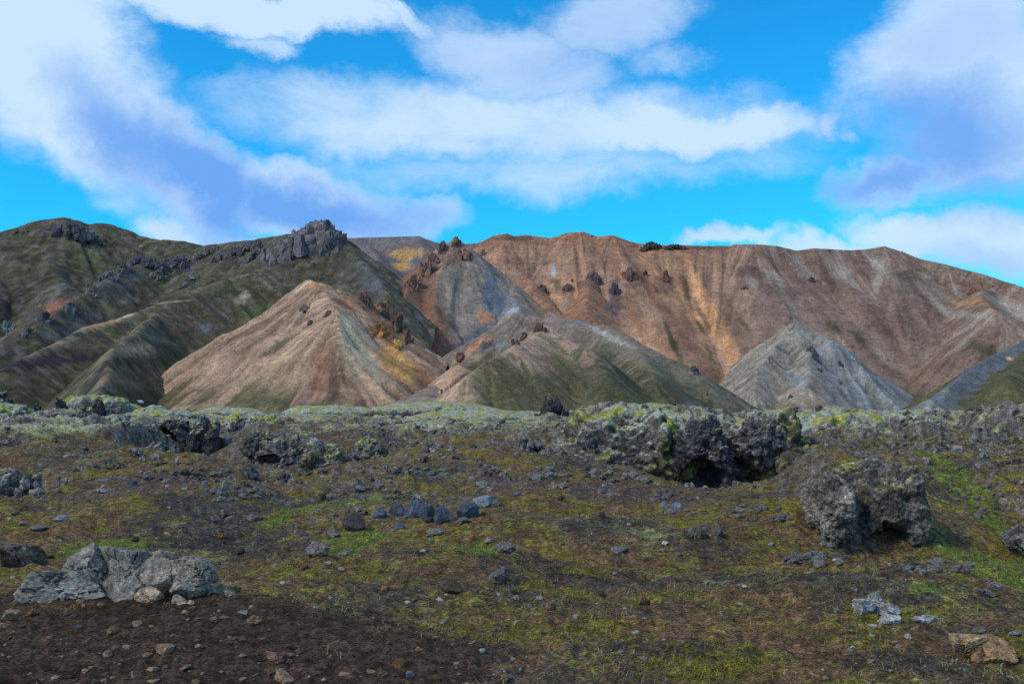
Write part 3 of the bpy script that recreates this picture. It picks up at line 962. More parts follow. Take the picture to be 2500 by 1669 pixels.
def ground_base(x, y):
    x = np.asarray(x, float)
    y = np.asarray(y, float)
    z = np.zeros_like(x)
    for bx_, by_, rx, ry, h in BUMPS:
        z = z + h * np.exp(-(((x - bx_) / rx) ** 2 + ((y - by_) / ry) ** 2))
    r = np.hypot(x, y)
    far = np.clip((r - 4) / 26, 0, 1)
    z = z + (0.05 + 0.12 * far) * fbm(x * 0.22 + 5, y * 0.22, 4.0, 3)
    z = z + (0.02 + 0.10 * far) * fbm(x * 0.8 + 5, y * 0.8, 6.0, 3)
    z = z + 0.16 * sstep(y + 3.0 * fbm(x * 0.09, y * 0.05, 51.0, 2), 33, 40)
    z = z + 0.22 * sstep(r, 9, 16) * sstep(r, 44, 30) * (np.abs(fbm(x * 0.30 + 9, y * 0.30, 14.0, 3)) - 0.25)
    wob = fbm(x * 0.35, y * 0.35, 101.0, 3, 0.55)
    yv = np.maximum(y, 1.0)
    # bank holding the hollow boulder
    z = z + (0.70 + 0.12 * wob) * sstep(x - 3.7 - 0.10 * (y - 12) + 0.35 * wob, -0.2, 1.3) * sstep(y + 0.5 * wob, 11.3, 14.0) * sstep(y, 23.0, 17.5)
    # lava shelf on the right with its scarp
    yf = 28.2 + 1.2 * wob
    z = z + (0.82 + 0.15 * wob) * sstep(y, yf - 0.7, yf + 0.9) * sstep(x / yv, 0.035, 0.075) * sstep(y, 44, 35)
    # rubbly slope on the left of the green hollow
    z = z + (0.42 + 0.2 * wob) * sstep(y, 22.5, 26.5) * sstep(x / yv, -0.30, -0.24) * sstep(x / yv, -0.10, -0.15) * sstep(y, 40, 32)
    # low brown rise on the far left
    z = z + 0.35 * sstep(y, 22, 30) * sstep(x / yv, -0.33, -0.40) * sstep(y, 46, 38)
    lv = lava_zone(x, y)
    bil = np.abs(fbm(x * 0.30, y * 0.30, 91.0, 3, 0.5))
    z = z + lv * (0.75 * bil - 0.28 + 0.22 * np.abs(fbm(x * 1.1, y * 1.1, 93.0, 2)))
    z = z - 0.40 * sstep(y, 44, 54)
    z = z + 0.55 * sstep(y, 34, 46) * fbm(x * 0.07 + 3, y * 0.11, 81.0, 3)
    z = z - sstep(y, 74, 120) * 9.5 - sstep(np.abs(x) - 0.55 * y, 25, 60) * 2
    return z


# lava outcrops of the near field ------------------------------------------
LG = lin(110, 105, 104)
LD = lin(62, 59, 62)
LB = lin(84, 84, 92)
GM = (WOOL * 0.8, lin(158, 160, 76))
OC = [
    # bbox, Y, base, moss, style, n, seed, label
    ((-60, 990, 78, 1062), 47, LD, 0.75, 'mound', 5, 1, 'dark lava lump capped with bright lime moss at the field edge'),
    ((-40, 955, 34, 1002), 52, LD, 0.55, 'crag', 5, 2, 'dark knobbly lava rock behind the lime capped lump'),
    ((78, 984, 106, 1010), 50, LD, 0.1, 'crag', 4, 3, 'small black pointed lava rock between mossy mounds'),
    ((112, 968, 168, 1040), 47, LD, 0.2, 'crag', 5, 4, 'black upright lava crag leaning against the mossy mound'),
    ((130, 970, 330, 1066), 52, LG, 0.62, 'mound', 6, 5, 'broad grey lava mound with lime moss stripe on top'),
    ((218, 973, 258, 1003), 48, LD, 0.1, 'crag', 4, 6, 'black lava knob sitting on the broad mossy mound'),
    ((60, 1020, 370, 1090), 40, LG, 0.45, 'mound', 6, 7, 'long low grey lava slab with scattered pale moss'),
    ((-80, 1038, 95, 1070), 40, lin(132, 134, 136), 0.55, 'mound', 5, 8, 'pale lichen covered low lava swell'),
    ((300, 998, 480, 1060), 50, LG, 0.6, 'mound', 5, 9, 'grey lava mound with pale moss near the dark gap'),
    ((372, 1030, 470, 1122), 34, LD * 1.2, 0.15, 'mound', 5, 10, 'dark rounded lava boulder on the left side of the gap'),
    ((446, 1014, 560, 1130), 31, LD, 0.45, 'crag', 6, 11, 'black split lava pillar with lime moss cap in the gap'),
    ((540, 1010, 690, 1090), 44, lin(92, 86, 70), 0.7, 'mound', 6, 12, 'moss covered lava mound behind the black pillar'),
    ((556, 1022, 612, 1060), 36, LB * 0.8, 0.1, 'crag', 5, 13, 'blue grey lava block beside the moss covered mound'),
    ((598, 1058, 680, 1128), 29, LD * 1.1, 0.1, 'mound', 5, 14, 'smooth blue black lava boulder below the gap'),
    ((630, 1070, 800, 1150), 26, LG * 0.95, 0.2, 'mound', 6, 15, 'cracked grey lava boulder with hollow underside'),
    ((700, 1045, 930, 1110), 36, LG, 0.4, 'mound', 6, 16, 'long grey lava back with pale moss behind the cracked boulder'),
    ((735, 1090, 860, 1185), 23, LG * 0.85, 0.15, 'mound', 6, 17, 'grey clinker mound at the head of the green hollow'),
    ((850, 1080, 940, 1160), 24.5, LG * 0.75, 0.1, 'mound', 5, 18, 'dull brown grey clinker mound beside the green hollow'),
    ((480, 996, 640, 1030), 62, LG, 0.8, 'mound', 5, 19, 'distant lava swell with continuous pale moss'),
    ((690, 992, 920, 1034), 66, LG * 0.9, 0.85, 'mound', 5, 20, 'distant lava swell with lime moss ridge'),
    ((905, 984, 1220, 1030), 64, LG * 0.85, 0.72, 'mound', 6, 21, 'longest distant lava swell with whitish moss and dark end'),
    ((1000, 1004, 1330, 1048), 54, lin(100, 96, 60), 0.85, 'mound', 6, 22, 'low lava swell with the brightest lime moss band'),
    ((945, 1030, 1160, 1094), 40, LG * 0.9, 0.5, 'mound', 6, 23, 'domed grey lava mound with whitish moss crest in mid field'),
    ((1232, 1066, 1340, 1108), 31, LG * 0.85, 0.05, 'crag', 5, 24, 'angular grey lava slab jutting from the swell'),
    ((1304, 964, 1398, 1024), 52, LD * 0.95, 0.18, 'crag', 6, 25, 'black jagged lava crag standing against the green cone'),
    ((1402, 996, 1436, 1028), 46, LD, 0.0, 'crag', 4, 26, 'small black lava block beside the lime mound'),
    ((1420, 988, 1690, 1040), 50, LG * 0.8, 0.85, 'mound', 6, 27, 'lime mossed mound right of the black crag'),
    ((1660, 992, 1700, 1012), 52, LD, 0.0, 'crag', 4, 28, 'small black rock on the end of the lime mound'),
    ((1366, 1014, 1720, 1225), 29, lin(98, 93, 86), 0.42, 'mound', 6, 29, 'long gravelly lava wall with pale moss on top'),
    ((1650, 1026, 1790, 1225), 27.6, LD * 1.4, 0.25, 'mound', 6, 30, 'dark overhanging lava buttress with a black cave at its foot'),
    ((1770, 1010, 1975, 1225), 29, lin(88, 84, 76), 0.5, 'mound', 6, 31, 'mossy lava wall section right of the dark buttress'),
    ((1806, 1022, 1918, 1124), 27.4, LG * 0.8, 0.12, 'mound', 6, 32, 'round clinker boulder set into the lava wall'),
    ((1420, 1058, 1462, 1094), 27.0, LB * 0.6, 0.0, 'crag', 4, 33, 'blue black block at the left end of the lava wall'),
    ((1880, 1020, 2190, 1150), 33, lin(112, 106, 102), 0.5, 'mound', 6, 34, 'wide lava back with frosty moss right of the wall'),
    ((2160, 1028, 2360, 1120), 35, LG * 0.8, 0.4, 'mound', 6, 35, 'dark grey lava mound under the frosty ridge'),
    ((2298, 1058, 2350, 1104), 31, LB * 0.8, 0.0, 'crag', 5, 36, 'blue grey lava block at the foot of the dark grey mound'),
    ((2330, 1020, 2600, 1120), 38, LG * 0.8, 0.45, 'mound', 6, 37, 'grey lava mound with frosty crest at the field edge'),
    ((1790, 1002, 2110, 1040), 62, LG, 0.8, 'mound', 5, 38, 'far pale mossed swell before the grey scree cone'),
    ((2070, 1004, 2320, 1040), 60, LG * 0.9, 0.7, 'mound', 5, 39, 'far greyish swell before the green flank'),
    ((2240, 1002, 2600, 1040), 58, LG * 0.9, 0.7, 'mound', 5, 40, 'far frosty swell at the foot of the green flank'),
    ((2008, 1000, 2080, 1022), 55, LD * 1.2, 0.15, 'crag', 4, 41, 'dark rock hump breaking the far pale swell'),
    ((2216, 1012, 2278, 1036), 46, LB * 0.6, 0.0, 'crag', 5, 42, 'black blue angular block on the frosty ridge'),
    ((2338, 1016, 2372, 1034), 46, LB * 0.8, 0.0, 'crag', 4, 43, 'small blue grey block on the frosty ridge'),
    ((2042, 1094, 2110, 1170), 16.5, LB * 0.85, 0.0, 'crag', 5, 44, 'blue grey broken rock standing above the rubble slope'),
    ((1905, 1095, 2060, 1195), 18.5, lin(96, 90, 84), 0.1, 'mound', 6, 45, 'rubbly grey slope mound below the frosty back'),
    ((2070, 1078, 2350, 1180), 16.0, lin(100, 92, 86), 0.12, 'mound', 6, 46, 'brown grey rounded lava mound above the hollow boulder'),
    ((2392, 1080, 2580, 1180), 20, lin(86, 82, 78), 0.2, 'mound', 6, 47, 'dark rough lava mound above the green bank'),
    ((2470, 1292, 2560, 1352), 11.8, LG * 0.7, 0.0, 'mound', 5, 48, 'grey rough lava lump in the green bank'),
    ((-60, 1150, 56, 1212), 20, LG, 0.05, 'mound', 5, 49, 'pale grey lava lump at the left margin'),
    ((36, 1152, 112, 1218), 19.5, LG * 1.05, 0.05, 'crag', 5, 50, 'pale grey blocky lava rock beside the left margin lump'),
    ((120, 1164, 186, 1214), 19.2, LG * 0.95, 0.03, 'crag', 5, 51, 'grey cracked lava rock right of the blocky one'),
    ((84, 1190, 118, 1220), 18.0, LG * 1.1, 0.0, 'crag', 4, 52, 'small pale lava rock under the blocky pair'),
    ((278, 1092, 344, 1130), 27, LG * 0.95, 0.05, 'crag', 5, 53, 'left half of the grey rubble rib on the mound'),
    ((330, 1076, 436, 1116), 27.5, LG * 1.0, 0.05, 'crag', 5, 54, 'right half of the grey rubble rib on the mound'),
    ((590, 1140, 642, 1184), 20.4, LB * 0.7, 0.0, 'crag', 5, 55, 'blue black rock in front of the hollow boulder trench'),
    ((668, 1152, 722, 1188), 19.6, LG * 0.8, 0.0, 'crag', 5, 56, 'brown grey leaning lava rock in the green hollow'),
]

# the ground lies low round the foot of each outcrop
for (bb, Y, bs, ms, st, n, sd, lab) in OC:
    if 17 < Y < 37:
        x0, y0, x1, y1 = bb
        cx_ = P((x0 + x1) / 2, (y0 + y1) / 2, Y)[0]
        zb = P((x0 + x1) / 2, y1 - 0.12 * (y1 - y0), Y)[2]
        rx_ = (x1 - x0) / 2 * Y / F
        for fx in ((-0.5, 0.5) if rx_ > 2.5 else (0.0,)):
            g0 = float(ground_base(np.array([cx_ + fx * rx_]), np.array([Y - 0.6]))[0])
            if g0 > zb:
                BUMPS.append((cx_ + fx * rx_, Y - 0.3, rx_ * (0.7 if fx else 1.05) + 0.3, 1.6 + 0.3 * rx_, zb - g0))

# masks of the ground cover
SOILC = P(150, 1560, 6.5)


def ground_masks(x, y):
    soil = sstep((((x - SOILC[0]) / 2.6) ** 2 + ((y - 5.9) / 1.75) ** 2) + 0.6 * fbm(x * 1.1, y * 1.1, 2.0, 4, 0.6), 1.2, 0.6)
    n = fbm(x * 0.55, y * 0.55, 12.0, 4, 0.6)
    fine = fbm(x * 3.1, y * 3.1, 9.0, 3, 0.6)
    bare = sstep(n + 0.35 * fine, 0.05, 0.42)
    return soil, bare, n, fine


def patches_at(x, y, lst):
    out = 0
    w = 0.35 * fbm(x * 2.3, y * 2.3, 31.0, 3)
    for px, py, rx, ry in lst:
        Yc = EYE * F / (py - HORIZON)
        p = P(px, py, Yc)
        sx_, sy_ = rx * Yc / F, ry * Yc * Yc / (EYE * F)
        out = np.maximum(out, sstep(((x - p[0]) / sx_) ** 2 + ((y - p[1]) / max(sy_, sx_ * 0.5)) ** 2 + w, 1.3, 0.3))
    return out


NC, NR = 940, 640
OY = -4.0
azs = np.linspace(R(-42), R(42), NC)
rs = np.geomspace(3.0, 150.0, NR)
AZ, RR = np.meshgrid(azs, rs)
GXn, GYn = (RR * np.sin(AZ)).ravel(), (RR * np.cos(AZ) + OY).ravel()
gz = ground_base(GXn, GYn)
soil, bare, gn, gfine = ground_masks(GXn, GYn)
rad = np.hypot(GXn, GYn)
# cushions of moss and clods: relief of a few centimetres, rougher further out on the clinker
cush = np.abs(fbm(GXn * 2.4, GYn * 2.4, 3.0, 3, 0.55))
clod = fbm(GXn * 9.0, GYn * 9.0, 5.0, 3, 0.6)
lump = ridged(GXn * 1.3, GYn * 1.3, 7.0, 3, 0.6)
farw = sstep(rad, 14, 40)
gz = gz + (1 - soil) * (0.07 * cush + 0.016 * clod) + soil * (0.018 * clod + 0.012 * fbm(GXn * 20, GYn * 20, 1.0, 2))
gz = gz + farw * (0.03 * lump + 0.03 * clod)
# colours
SOIL = lin(68, 52, 41)
SAND = lin(60, 56, 49)
MOSSO = lin(104, 98, 36)
MOSSB = lin(98, 80, 40)
MOSSG = lin(86, 110, 36)
HEATH = lin(98, 75, 53)
STRAW = lin(120, 112, 74)
CLINK = lin(118, 112, 108)
gc = np.tile(HEATH, (len(GXn), 1))          # what lies below: soil, sand, clinker
a1 = fbm(GXn * 0.42, GYn * 0.42, 21.0, 4, 0.6)
a2 = fbm(GXn * 1.7, GYn * 1.7, 23.0, 4, 0.6)
a3 = fbm(GXn * 6.5, GYn * 6.5, 25.0, 3, 0.65)
a4 = fbm(GXn * 0.9, GYn * 0.9, 27.0, 4, 0.6)
gc = lerp(gc, SAND, sstep(a1 + 0.4 * a3, 0.0, 0.5) * 0.85)
g2 = np.tile(MOSSO, (len(GXn), 1))          # what grows on it
g2 = lerp(g2, MOSSB, sstep(a4 - 0.4 * a2 + 0.3 * a3, 0.15, 0.6) * 0.8)
g2 = lerp(g2, STRAW, sstep(a1 - 0.3 * a4 + 0.3 * a3, 0.2, 0.6) * 0.6)
am = np.clip(0.46 + 0.30 * a2 + 0.22 * a4 - 0.10 * a1, 0.0, 1.0)
GREENP = [(2330, 1240, 60, 30), (870, 1310, 90, 26), (670, 1265, 45, 18), (2450, 1360, 110, 50), (2420, 1400, 70, 40), (900, 1225, 90, 26), (740, 1240, 70, 18), (2500, 1290, 60, 60),
          (260, 1330, 120, 22), (1160, 1350, 70, 30), (2340, 1320, 60, 40), (2250, 1470, 60, 14), (180, 1090, 80, 14), (1400, 1055, 60, 12)]
gp = patches_at(GXn, GYn, GREENP)
g2 = lerp(g2, lin(92, 104, 44), gp * 0.8)
am = np.maximum(am, gp * 0.72)
LICH = [(1500, 1310, 150, 40), (1420, 1300, 60, 25), (2430, 1470, 70, 18), (1690, 1420, 160, 30), (640, 1370, 160, 26)]
lp = patches_at(GXn, GYn, LICH)
g2 = lerp(g2, lin(112, 116, 88), lp * 0.7)
DARKS = [(1400, 1390, 260, 40), (480, 1300, 200, 26), (1900, 1420, 220, 30), (1720, 1330, 120, 26), (520, 1260, 160, 20), (1000, 1600, 300, 20), (1700, 1600, 200, 16), (2200, 1620, 200, 16)]
dp = patches_at(GXn, GYn, DARKS)
gc = lerp(gc, lin(56, 53, 49), dp * 0.7)
am = am - 0.08 * dp
BRN = [(700, 1090, 200, 24), (1560, 1200, 200, 40), (1830, 1240, 130, 30), (1250, 1180, 120, 24), (350, 1190, 220, 34), (640, 1610, 300, 40), (1050, 1640, 260, 26)]
bp = patches_at(GXn, GYn, BRN)
gc = lerp(gc, lin(84, 66, 58), bp * 0.8)
am = am - 0.18 * bp
gc = lerp(gc, SOIL * (0.85 + 0.25 * (clod[:, None])), soil)
am = am * (1 - soil)
# towards the crest: clinker, grey woolly moss and lime moss
lvz = lava_zone(GXn, GYn)
bilg = np.abs(fbm(GXn * 0.30, GYn * 0.30, 91.0, 3, 0.5))
clk = np.maximum(sstep(rad + 14 * a1, 15, 30) * sstep(a2 + a3 * 0.6, -0.1, 0.45) * 0.6, lvz * sstep(bilg + 0.12 * a3, 0.12, 0.3))
gc = lerp(gc, CLINK * (0.75 + 0.6 * np.clip(a3, -0.6, 0.6))[:, None], clk * 0.85)
am = am - 0.12 * clk
gs_ = gz.reshape(AZ.shape)
dzr = np.gradient(gs_, axis=0) / np.gradient(RR, axis=0)
dza = np.gradient(gs_, axis=1) / (RR * (azs[1] - azs[0]))
gslope = np.hypot(dzr, dza).ravel()
stp = sstep(gslope + 0.15 * a3, 0.40, 0.75) * sstep(rad, 10, 16) * (1 - soil)
gc = lerp(gc, lin(98, 92, 86) * (0.8 + 0.6 * np.clip(a3, -0.6, 0.6))[:, None], stp * 0.85)
am = am - 0.22 * stp * sstep(rad, 13, 20)
wool = np.maximum(sstep(rad + 14 * a1 + 8 * a2, 38, 56), lvz * sstep(rad, 28, 40) * sstep(bilg + 0.15 * a2, 0.3, 0.5))
wool = np.maximum(wool, sstep(gz + 0.15 * a2, 0.35, 0.7) * sstep(rad, 24, 30) * (1 - 0.8 * stp))
g2 = lerp(g2, WOOL * 0.75, wool * 0.9)
g2 = lerp(g2, LIME * 0.9, wool * sstep(a2 + 0.4 * a1, 0.15, 0.5) * 0.85)
am = np.clip(am + wool * 0.36, 0, 1)
gc = gc * np.clip(1 + 0.25 * a3 + 0.15 * clod, 0.4, 1.7)[:, None]
g2 = g2 * np.clip(1 + 0.25 * a3, 0.4, 1.7)[:, None]
idx = np.arange(GXn.size).reshape(AZ.shape)
Fg = np.stack([idx[:-1, :-1], idx[:-1, 1:], idx[1:, 1:], idx[1:, :-1]], -1).reshape(-1, 4)[:, ::-1]
GMESH = mk_mesh('ground', np.stack([GXn, GYn, gz], 1), Fg, True, gc)
at_ = GMESH.attributes.new('growth', 'FLOAT_COLOR', 'POINT')
c4 = np.ones((len(GXn), 4), np.float32)
c4[:, :3] = np.clip(g2, 0.004, 0.9)
c4[:, 3] = am
at_.data.foreach_set('color', c4.ravel())
obj('ground', GMESH, mat_ground, label='mossy brown lava field ground strewn with stones', cat='ground', kind='structure')
GZG = gz.reshape(AZ.shape)


def gh(x, y):
    """height of the built ground mesh"""
    x = np.asarray(x, float)
    y = np.asarray(y, float)
    a = np.arctan2(x, y - OY)
    r = np.hypot(x, y - OY)
    fi = np.clip((a - azs[0]) / (azs[1] - azs[0]), 0, NC - 1.001)
    fj = np.clip(np.log(np.maximum(r, 3.0) / rs[0]) / math.log(rs[1] / rs[0]), 0, NR - 1.001)
    i, j = fi.astype(int), fj.astype(int)
    u, v = fi - i, fj - j
    return (GZG[j, i] * (1 - u) + GZG[j, i + 1] * u) * (1 - v) + (GZG[j + 1, i] * (1 - u) + GZG[j + 1, i + 1] * u) * v


_ry = np.geomspace(3.5, 110, 2500)


def hit(px, py):
    """where the bearing meets the near ground"""
    d = ray(px, py)
    tt = _ry / d[1]
    zz = EYE + d[2] * tt
    m = np.where(gh(d[0] * tt, _ry) >= zz)[0]
    i = m[0] if len(m) else len(_ry) - 1
    return np.array([d[0] * tt[i], _ry[i], float(gh(d[0] * tt[i], _ry[i]))])


# ------------------------------------------------------------------ rocks
def cut_rock(n, seed, facets=13, rough=0.04, lo=0.55, hi=1.0, pits=0.0):
    """an angular stone: a ball cut by random planes, then roughened; fills the box -1..1"""
    g_ = np.random.default_rng(seed * 977 + 13)
    D, Fc = ico(n)
    pn = g_.normal(size=(facets, 3))
    pn /= np.linalg.norm(pn, axis=1, keepdims=True)
    po = g_.uniform(lo, hi, facets)
    dt = D @ pn.T
    r = np.min(np.where(dt > 0.05, po / np.maximum(dt, 0.05), 9.0), axis=1)
    r = np.minimum(r, 1.2)
    o_ = seed * 3.17
    r = r * (1 + rough * fbm(D[:, 0] * 3 + o_, D[:, 1] * 3, D[:, 2] * 3, 3, 0.6))
    if pits:
        w1, w2, wi = worley(D * 2.6 + o_, seed)
        v1, v2, vi = worley(D * 6.0 + o_, seed + 5)
        r = r * (1 + pits * (0.5 - w1) + 0.5 * pits * (0.5 - v1) + pits * 0.9 * fbm(D[:, 0] * 1.5 + o_, D[:, 1] * 1.5, D[:, 2] * 1.5, 2))
    V = D * r[:, None]
    V = V - (V.max(0) + V.min(0)) / 2
    V = V / ((V.max(0) - V.min(0)) / 2)
    return V, Fc


CHUNKS = {}


def chunk(n, i):
    k = (n, i % 14)
    if k not in CHUNKS:
        CHUNKS[k] = cut_rock(n, 300 + i % 14, 12, 0.05, 0.5, 1.0)
    return CHUNKS[k]


def moss_mask(Vv, nrm, u, rz, moss, so_, mossc=None, mask=None):
    s_ = 1.0 / u
    mn = fbm(Vv[:, 0] * s_ * 1.3 + 40, Vv[:, 1] * s_ * 1.3, Vv[:, 2] * s_ * 1.3 + so_, 4, 0.6)
    mf = fbm(Vv[:, 0] * s_ * 6 + 40, Vv[:, 1] * s_ * 6, Vv[:, 2] * s_ * 6 + so_, 3, 0.6)
    hz = Vv[:, 2] / rz
    up = nrm[:, 2] * 0.9 + 0.35 * mn + 0.22 * mf + 0.35 * hz
    mm = sstep(up, 1.00 - moss, 1.40 - moss)
    if mask is not None:
        mm = mm * mask
    wl = mossc[0] if mossc else WOOL * 0.75
    lm = mossc[1] if mossc else LIME * 0.9
    mc = lerp(np.tile(wl, (len(Vv), 1)), lm, sstep(mn * 1.2 + 0.15 * mf + 0.2 * hz, 0.15, 0.6))
    mc = mc * np.clip(0.95 + 0.4 * mf, 0.5, 1.4)[:, None]
    return mm, mc, mf


def with_moss(V, Fc, col, nrm, u, rz, moss, so_, name, mossc=None, mask=None, smooth_shade=True):
    """rock mesh and, where moss grows thick, the moss blanket as a mesh of its own"""
    if moss <= 0:
        return mk_mesh(name, V, Fc, smooth_shade, col), None
    mm, mc, mf = moss_mask(V, nrm, u, rz, moss, so_, mossc, mask)
    col = lerp(col, mc, sstep(mm, 0.1, 0.7) * 0.8)
    rock = mk_mesh('rock', V, Fc, smooth_shade, col)
    sel = Fc[mm[Fc].mean(1) > 0.5]
    if len(sel) < 30 or moss < 0.3:
        return rock, None
    off = (sstep(mm, 0.45, 0.95) * (0.03 + 0.03 * np.clip(mf, -0.6, 0.8)) * min(u, 1.2) + 0.004)
    Vm = V + nrm * off[:, None] + np.array([0, 0, 1.0]) * off[:, None] * 0.3
    # each separate cushion is a part; crumbs are left to the rock's own colour
    lab_ = np.arange(len(V))
    while True:
        mn_ = lab_[sel].min(1)
        new = lab_.copy()
        for i in range(3):
            np.minimum.at(new, sel[:, i], mn_)
        new = new[new]
        if (new == lab_).all():
            break
        lab_ = new
    fl = lab_[sel[:, 0]]
    caps = []
    for k_, n_ in zip(*np.unique(fl, return_counts=True)):
        if n_ < 0.04 * len(sel) or n_ < 30:
            continue
        sc_ = sel[fl == k_]
        used = np.unique(sc_)
        rem = np.full(len(V), -1)
        rem[used] = np.arange(len(used))
        caps.append(mk_mesh('moss_cap', Vm[used], rem[sc_], True, mc[used]))
    return rock, (caps or None)


def crag_mesh(name, rx, ry, rz, seed, base, tint=None, n=2, count=26, tall=1.0, jag=0.35, moss=0.0, prof=2.2, mossc=None, ramp=0.0):
    """a crag: angular pillars and blocks leaning together"""
    g_ = np.random.default_rng(seed * 31 + 5)
    Vs, Fs, Cs = [], [], []
    off = 0
    bc = np.asarray(base)
    asp = max(rx, ry) / max(rz, 1e-6)
    count = int(count * (1 + 0.35 * max(asp - 1, 0)))
    ph = g_.uniform(0, 50)
    for i in range(count):
        xx = g_.uniform(-1, 1)
        yy = g_.uniform(-1, 0.9)
        env = max(0.12, 1 - abs(xx) ** prof * 0.75 - 0.35 * max(0, -yy) ** 2)
        if ramp:
            env = 1 - max(0, 0.35 - xx) * ramp if xx < 0.55 else 1 - (xx - 0.55) * 0.9
            env -= 0.25 * max(0, -yy) ** 2
        env *= 1 + jag * float(perlin(np.array([xx * 2.2 + ph]), np.array([ph]))[0]) + g_.uniform(-jag, jag * 0.25)
        if i == 0 and not ramp:
            xx, yy, env = g_.uniform(-0.3, 0.3), 0.1, 1.0
        env = min(env, 1.0)
        top = -rz + 2 * rz * env
        w = g_.uniform(0.20, 0.40) * min(rx, rz * 1.4)
        w2 = g_.uniform(0.24, 0.45) * min(ry * 1.4, rz * 1.4)
        hgt = max(g_.uniform(0.35, 0.8) * tall * rz, w * 0.7)
        V, Fc = chunk(n, int(g_.integers(0, 99)))
        a = g_.uniform(0, 6.28)
        ca, sa = math.cos(a), math.sin(a)
        V = np.stack([V[:, 0] * ca - V[:, 1] * sa, V[:, 0] * sa + V[:, 1] * ca, V[:, 2]], 1) * np.array([w, w2, hgt])
        tp_ = 1 - 0.22 * np.clip(V[:, 2:3] / hgt * 0.5 + 0.5, 0, 1)
        V[:, :2] *= tp_
        V[:, 0] += V[:, 2] * g_.uniform(-0.3, 0.3)
        V[:, 1] += V[:, 2] * g_.uniform(-0.05, 0.35)
        V = V + np.array([xx * (rx - w * 0.7), yy * (ry - w2 * 0.5), top - hgt])
        Vs.append(V)
        Fs.append(Fc + off)
        off += len(V)
        cc_ = bc * g_.uniform(0.72, 1.3)
        if tint is not None and g_.random() < 0.45:
            cc_ = np.asarray(tint) * g_.uniform(0.8, 1.2)
        Cs.append(np.tile(cc_, (len(V), 1)))
    V, Fc, col = np.concatenate(Vs), np.concatenate(Fs), np.concatenate(Cs)
    u = min(rx, rz)
    V = V + 0.06 * u * np.stack([fbm(V[:, 0] / u * 3 + k, V[:, 1] / u * 3, V[:, 2] / u * 3 + seed, 3, 0.6) for k in (0, 20, 40)], 1)
    nrm = vnormals(V, Fc)
    return with_moss(V, Fc, col, nrm, u, rz, moss, seed * 2.1, name, mossc, None, False)


def mound_mesh(name, rx, ry, rz, seed, base, n=5, moss=0.0, mossc=None, tint=None, power=2.3, caves=(), cell=None, amp=1.0, c=None, Y=1.0):
    """a swelling of lava: uneven dome with a knobbly clinker skin"""
    D, Fc = ico(n)
    k = (np.abs(D) ** power).sum(1) ** (-1.0 / power)
    Pm = D * k[:, None] * np.array([rx, ry, rz])
    so_ = seed * 7.13
    u = min(rx, rz * 1.3)
    s_ = 1.0 / u
    L = max(rx, ry)
    lowq = Pm / L * 2.3 + so_
    low = fbm(lowq[:, 0], lowq[:, 1], lowq[:, 2], 3, 0.5)
    q = Pm * s_ * 1.1 + so_
    midn = fbm(q[:, 0], q[:, 1], q[:, 2], 3, 0.55)
    rg = ridged(q[:, 0] * 1.3, q[:, 1] * 1.3, q[:, 2] * 1.3, 3, 0.55) - 0.7
    ca_, cb_ = min(u / 3.2, 0.42), min(u / 8.0, 0.15)
    w1, w2, wi = worley(Pm / ca_ + so_, seed)
    v1, v2, vi = worley(Pm / cb_ + so_ * 2, seed + 3)
    soft = 1 - 0.75 * (moss > 0.3) * sstep(D[:, 2], 0.25, 0.6)      # the moss blanket evens the top
    disp = 0.30 * low + (0.16 * midn + 0.08 * rg) * (0.5 + 0.5 * soft) + (0.42 * ca_ * (0.45 - w1) + 0.5 * cb_ * (0.45 - v1)) / u * soft
    disp = disp + 0.07 * fbm(q[:, 0] * 7, q[:, 1] * 7, q[:, 2] * 7, 2, 0.6) * soft
    Vv = Pm + D * (disp * u * amp)[:, None]
    cm = np.zeros(len(Vv))
    for (cpx, cpy, crx, cry, dep) in caves:
        cc_ = P(cpx, cpy, Y)
        dx = (Vv[:, 0] + c[0] - cc_[0]) / (crx * Y / F)
        dz = (Vv[:, 2] + c[2] - cc_[2]) / (cry * Y / F)
        m = sstep(dx * dx + dz * dz + 0.55 * fbm(q[:, 0] * 1.6, q[:, 1] * 1.6, q[:, 2] * 1.6, 3, 0.6), 1.2, 0.6) * (D[:, 1] < -0.02)
        Vv[:, 1] += m * dep
        cm = np.maximum(cm, m)
    nrm = vnormals(Vv, Fc)
    bc = np.asarray(base)
    col = np.tile(bc, (len(Vv), 1)) * np.clip(1 + 0.5 * (wi - 0.5) + 0.6 * (vi - 0.5) + 0.6 * midn, 0.4, 1.9)[:, None]
    if tint is not None:
        col = lerp(col, tint, sstep(midn + 0.4 * (vi - 0.5), 0.0, 0.4) * 0.75)
    return with_moss(Vv, Fc, col, nrm, u, rz, moss, so_, name, mossc, 1 - cm, True)


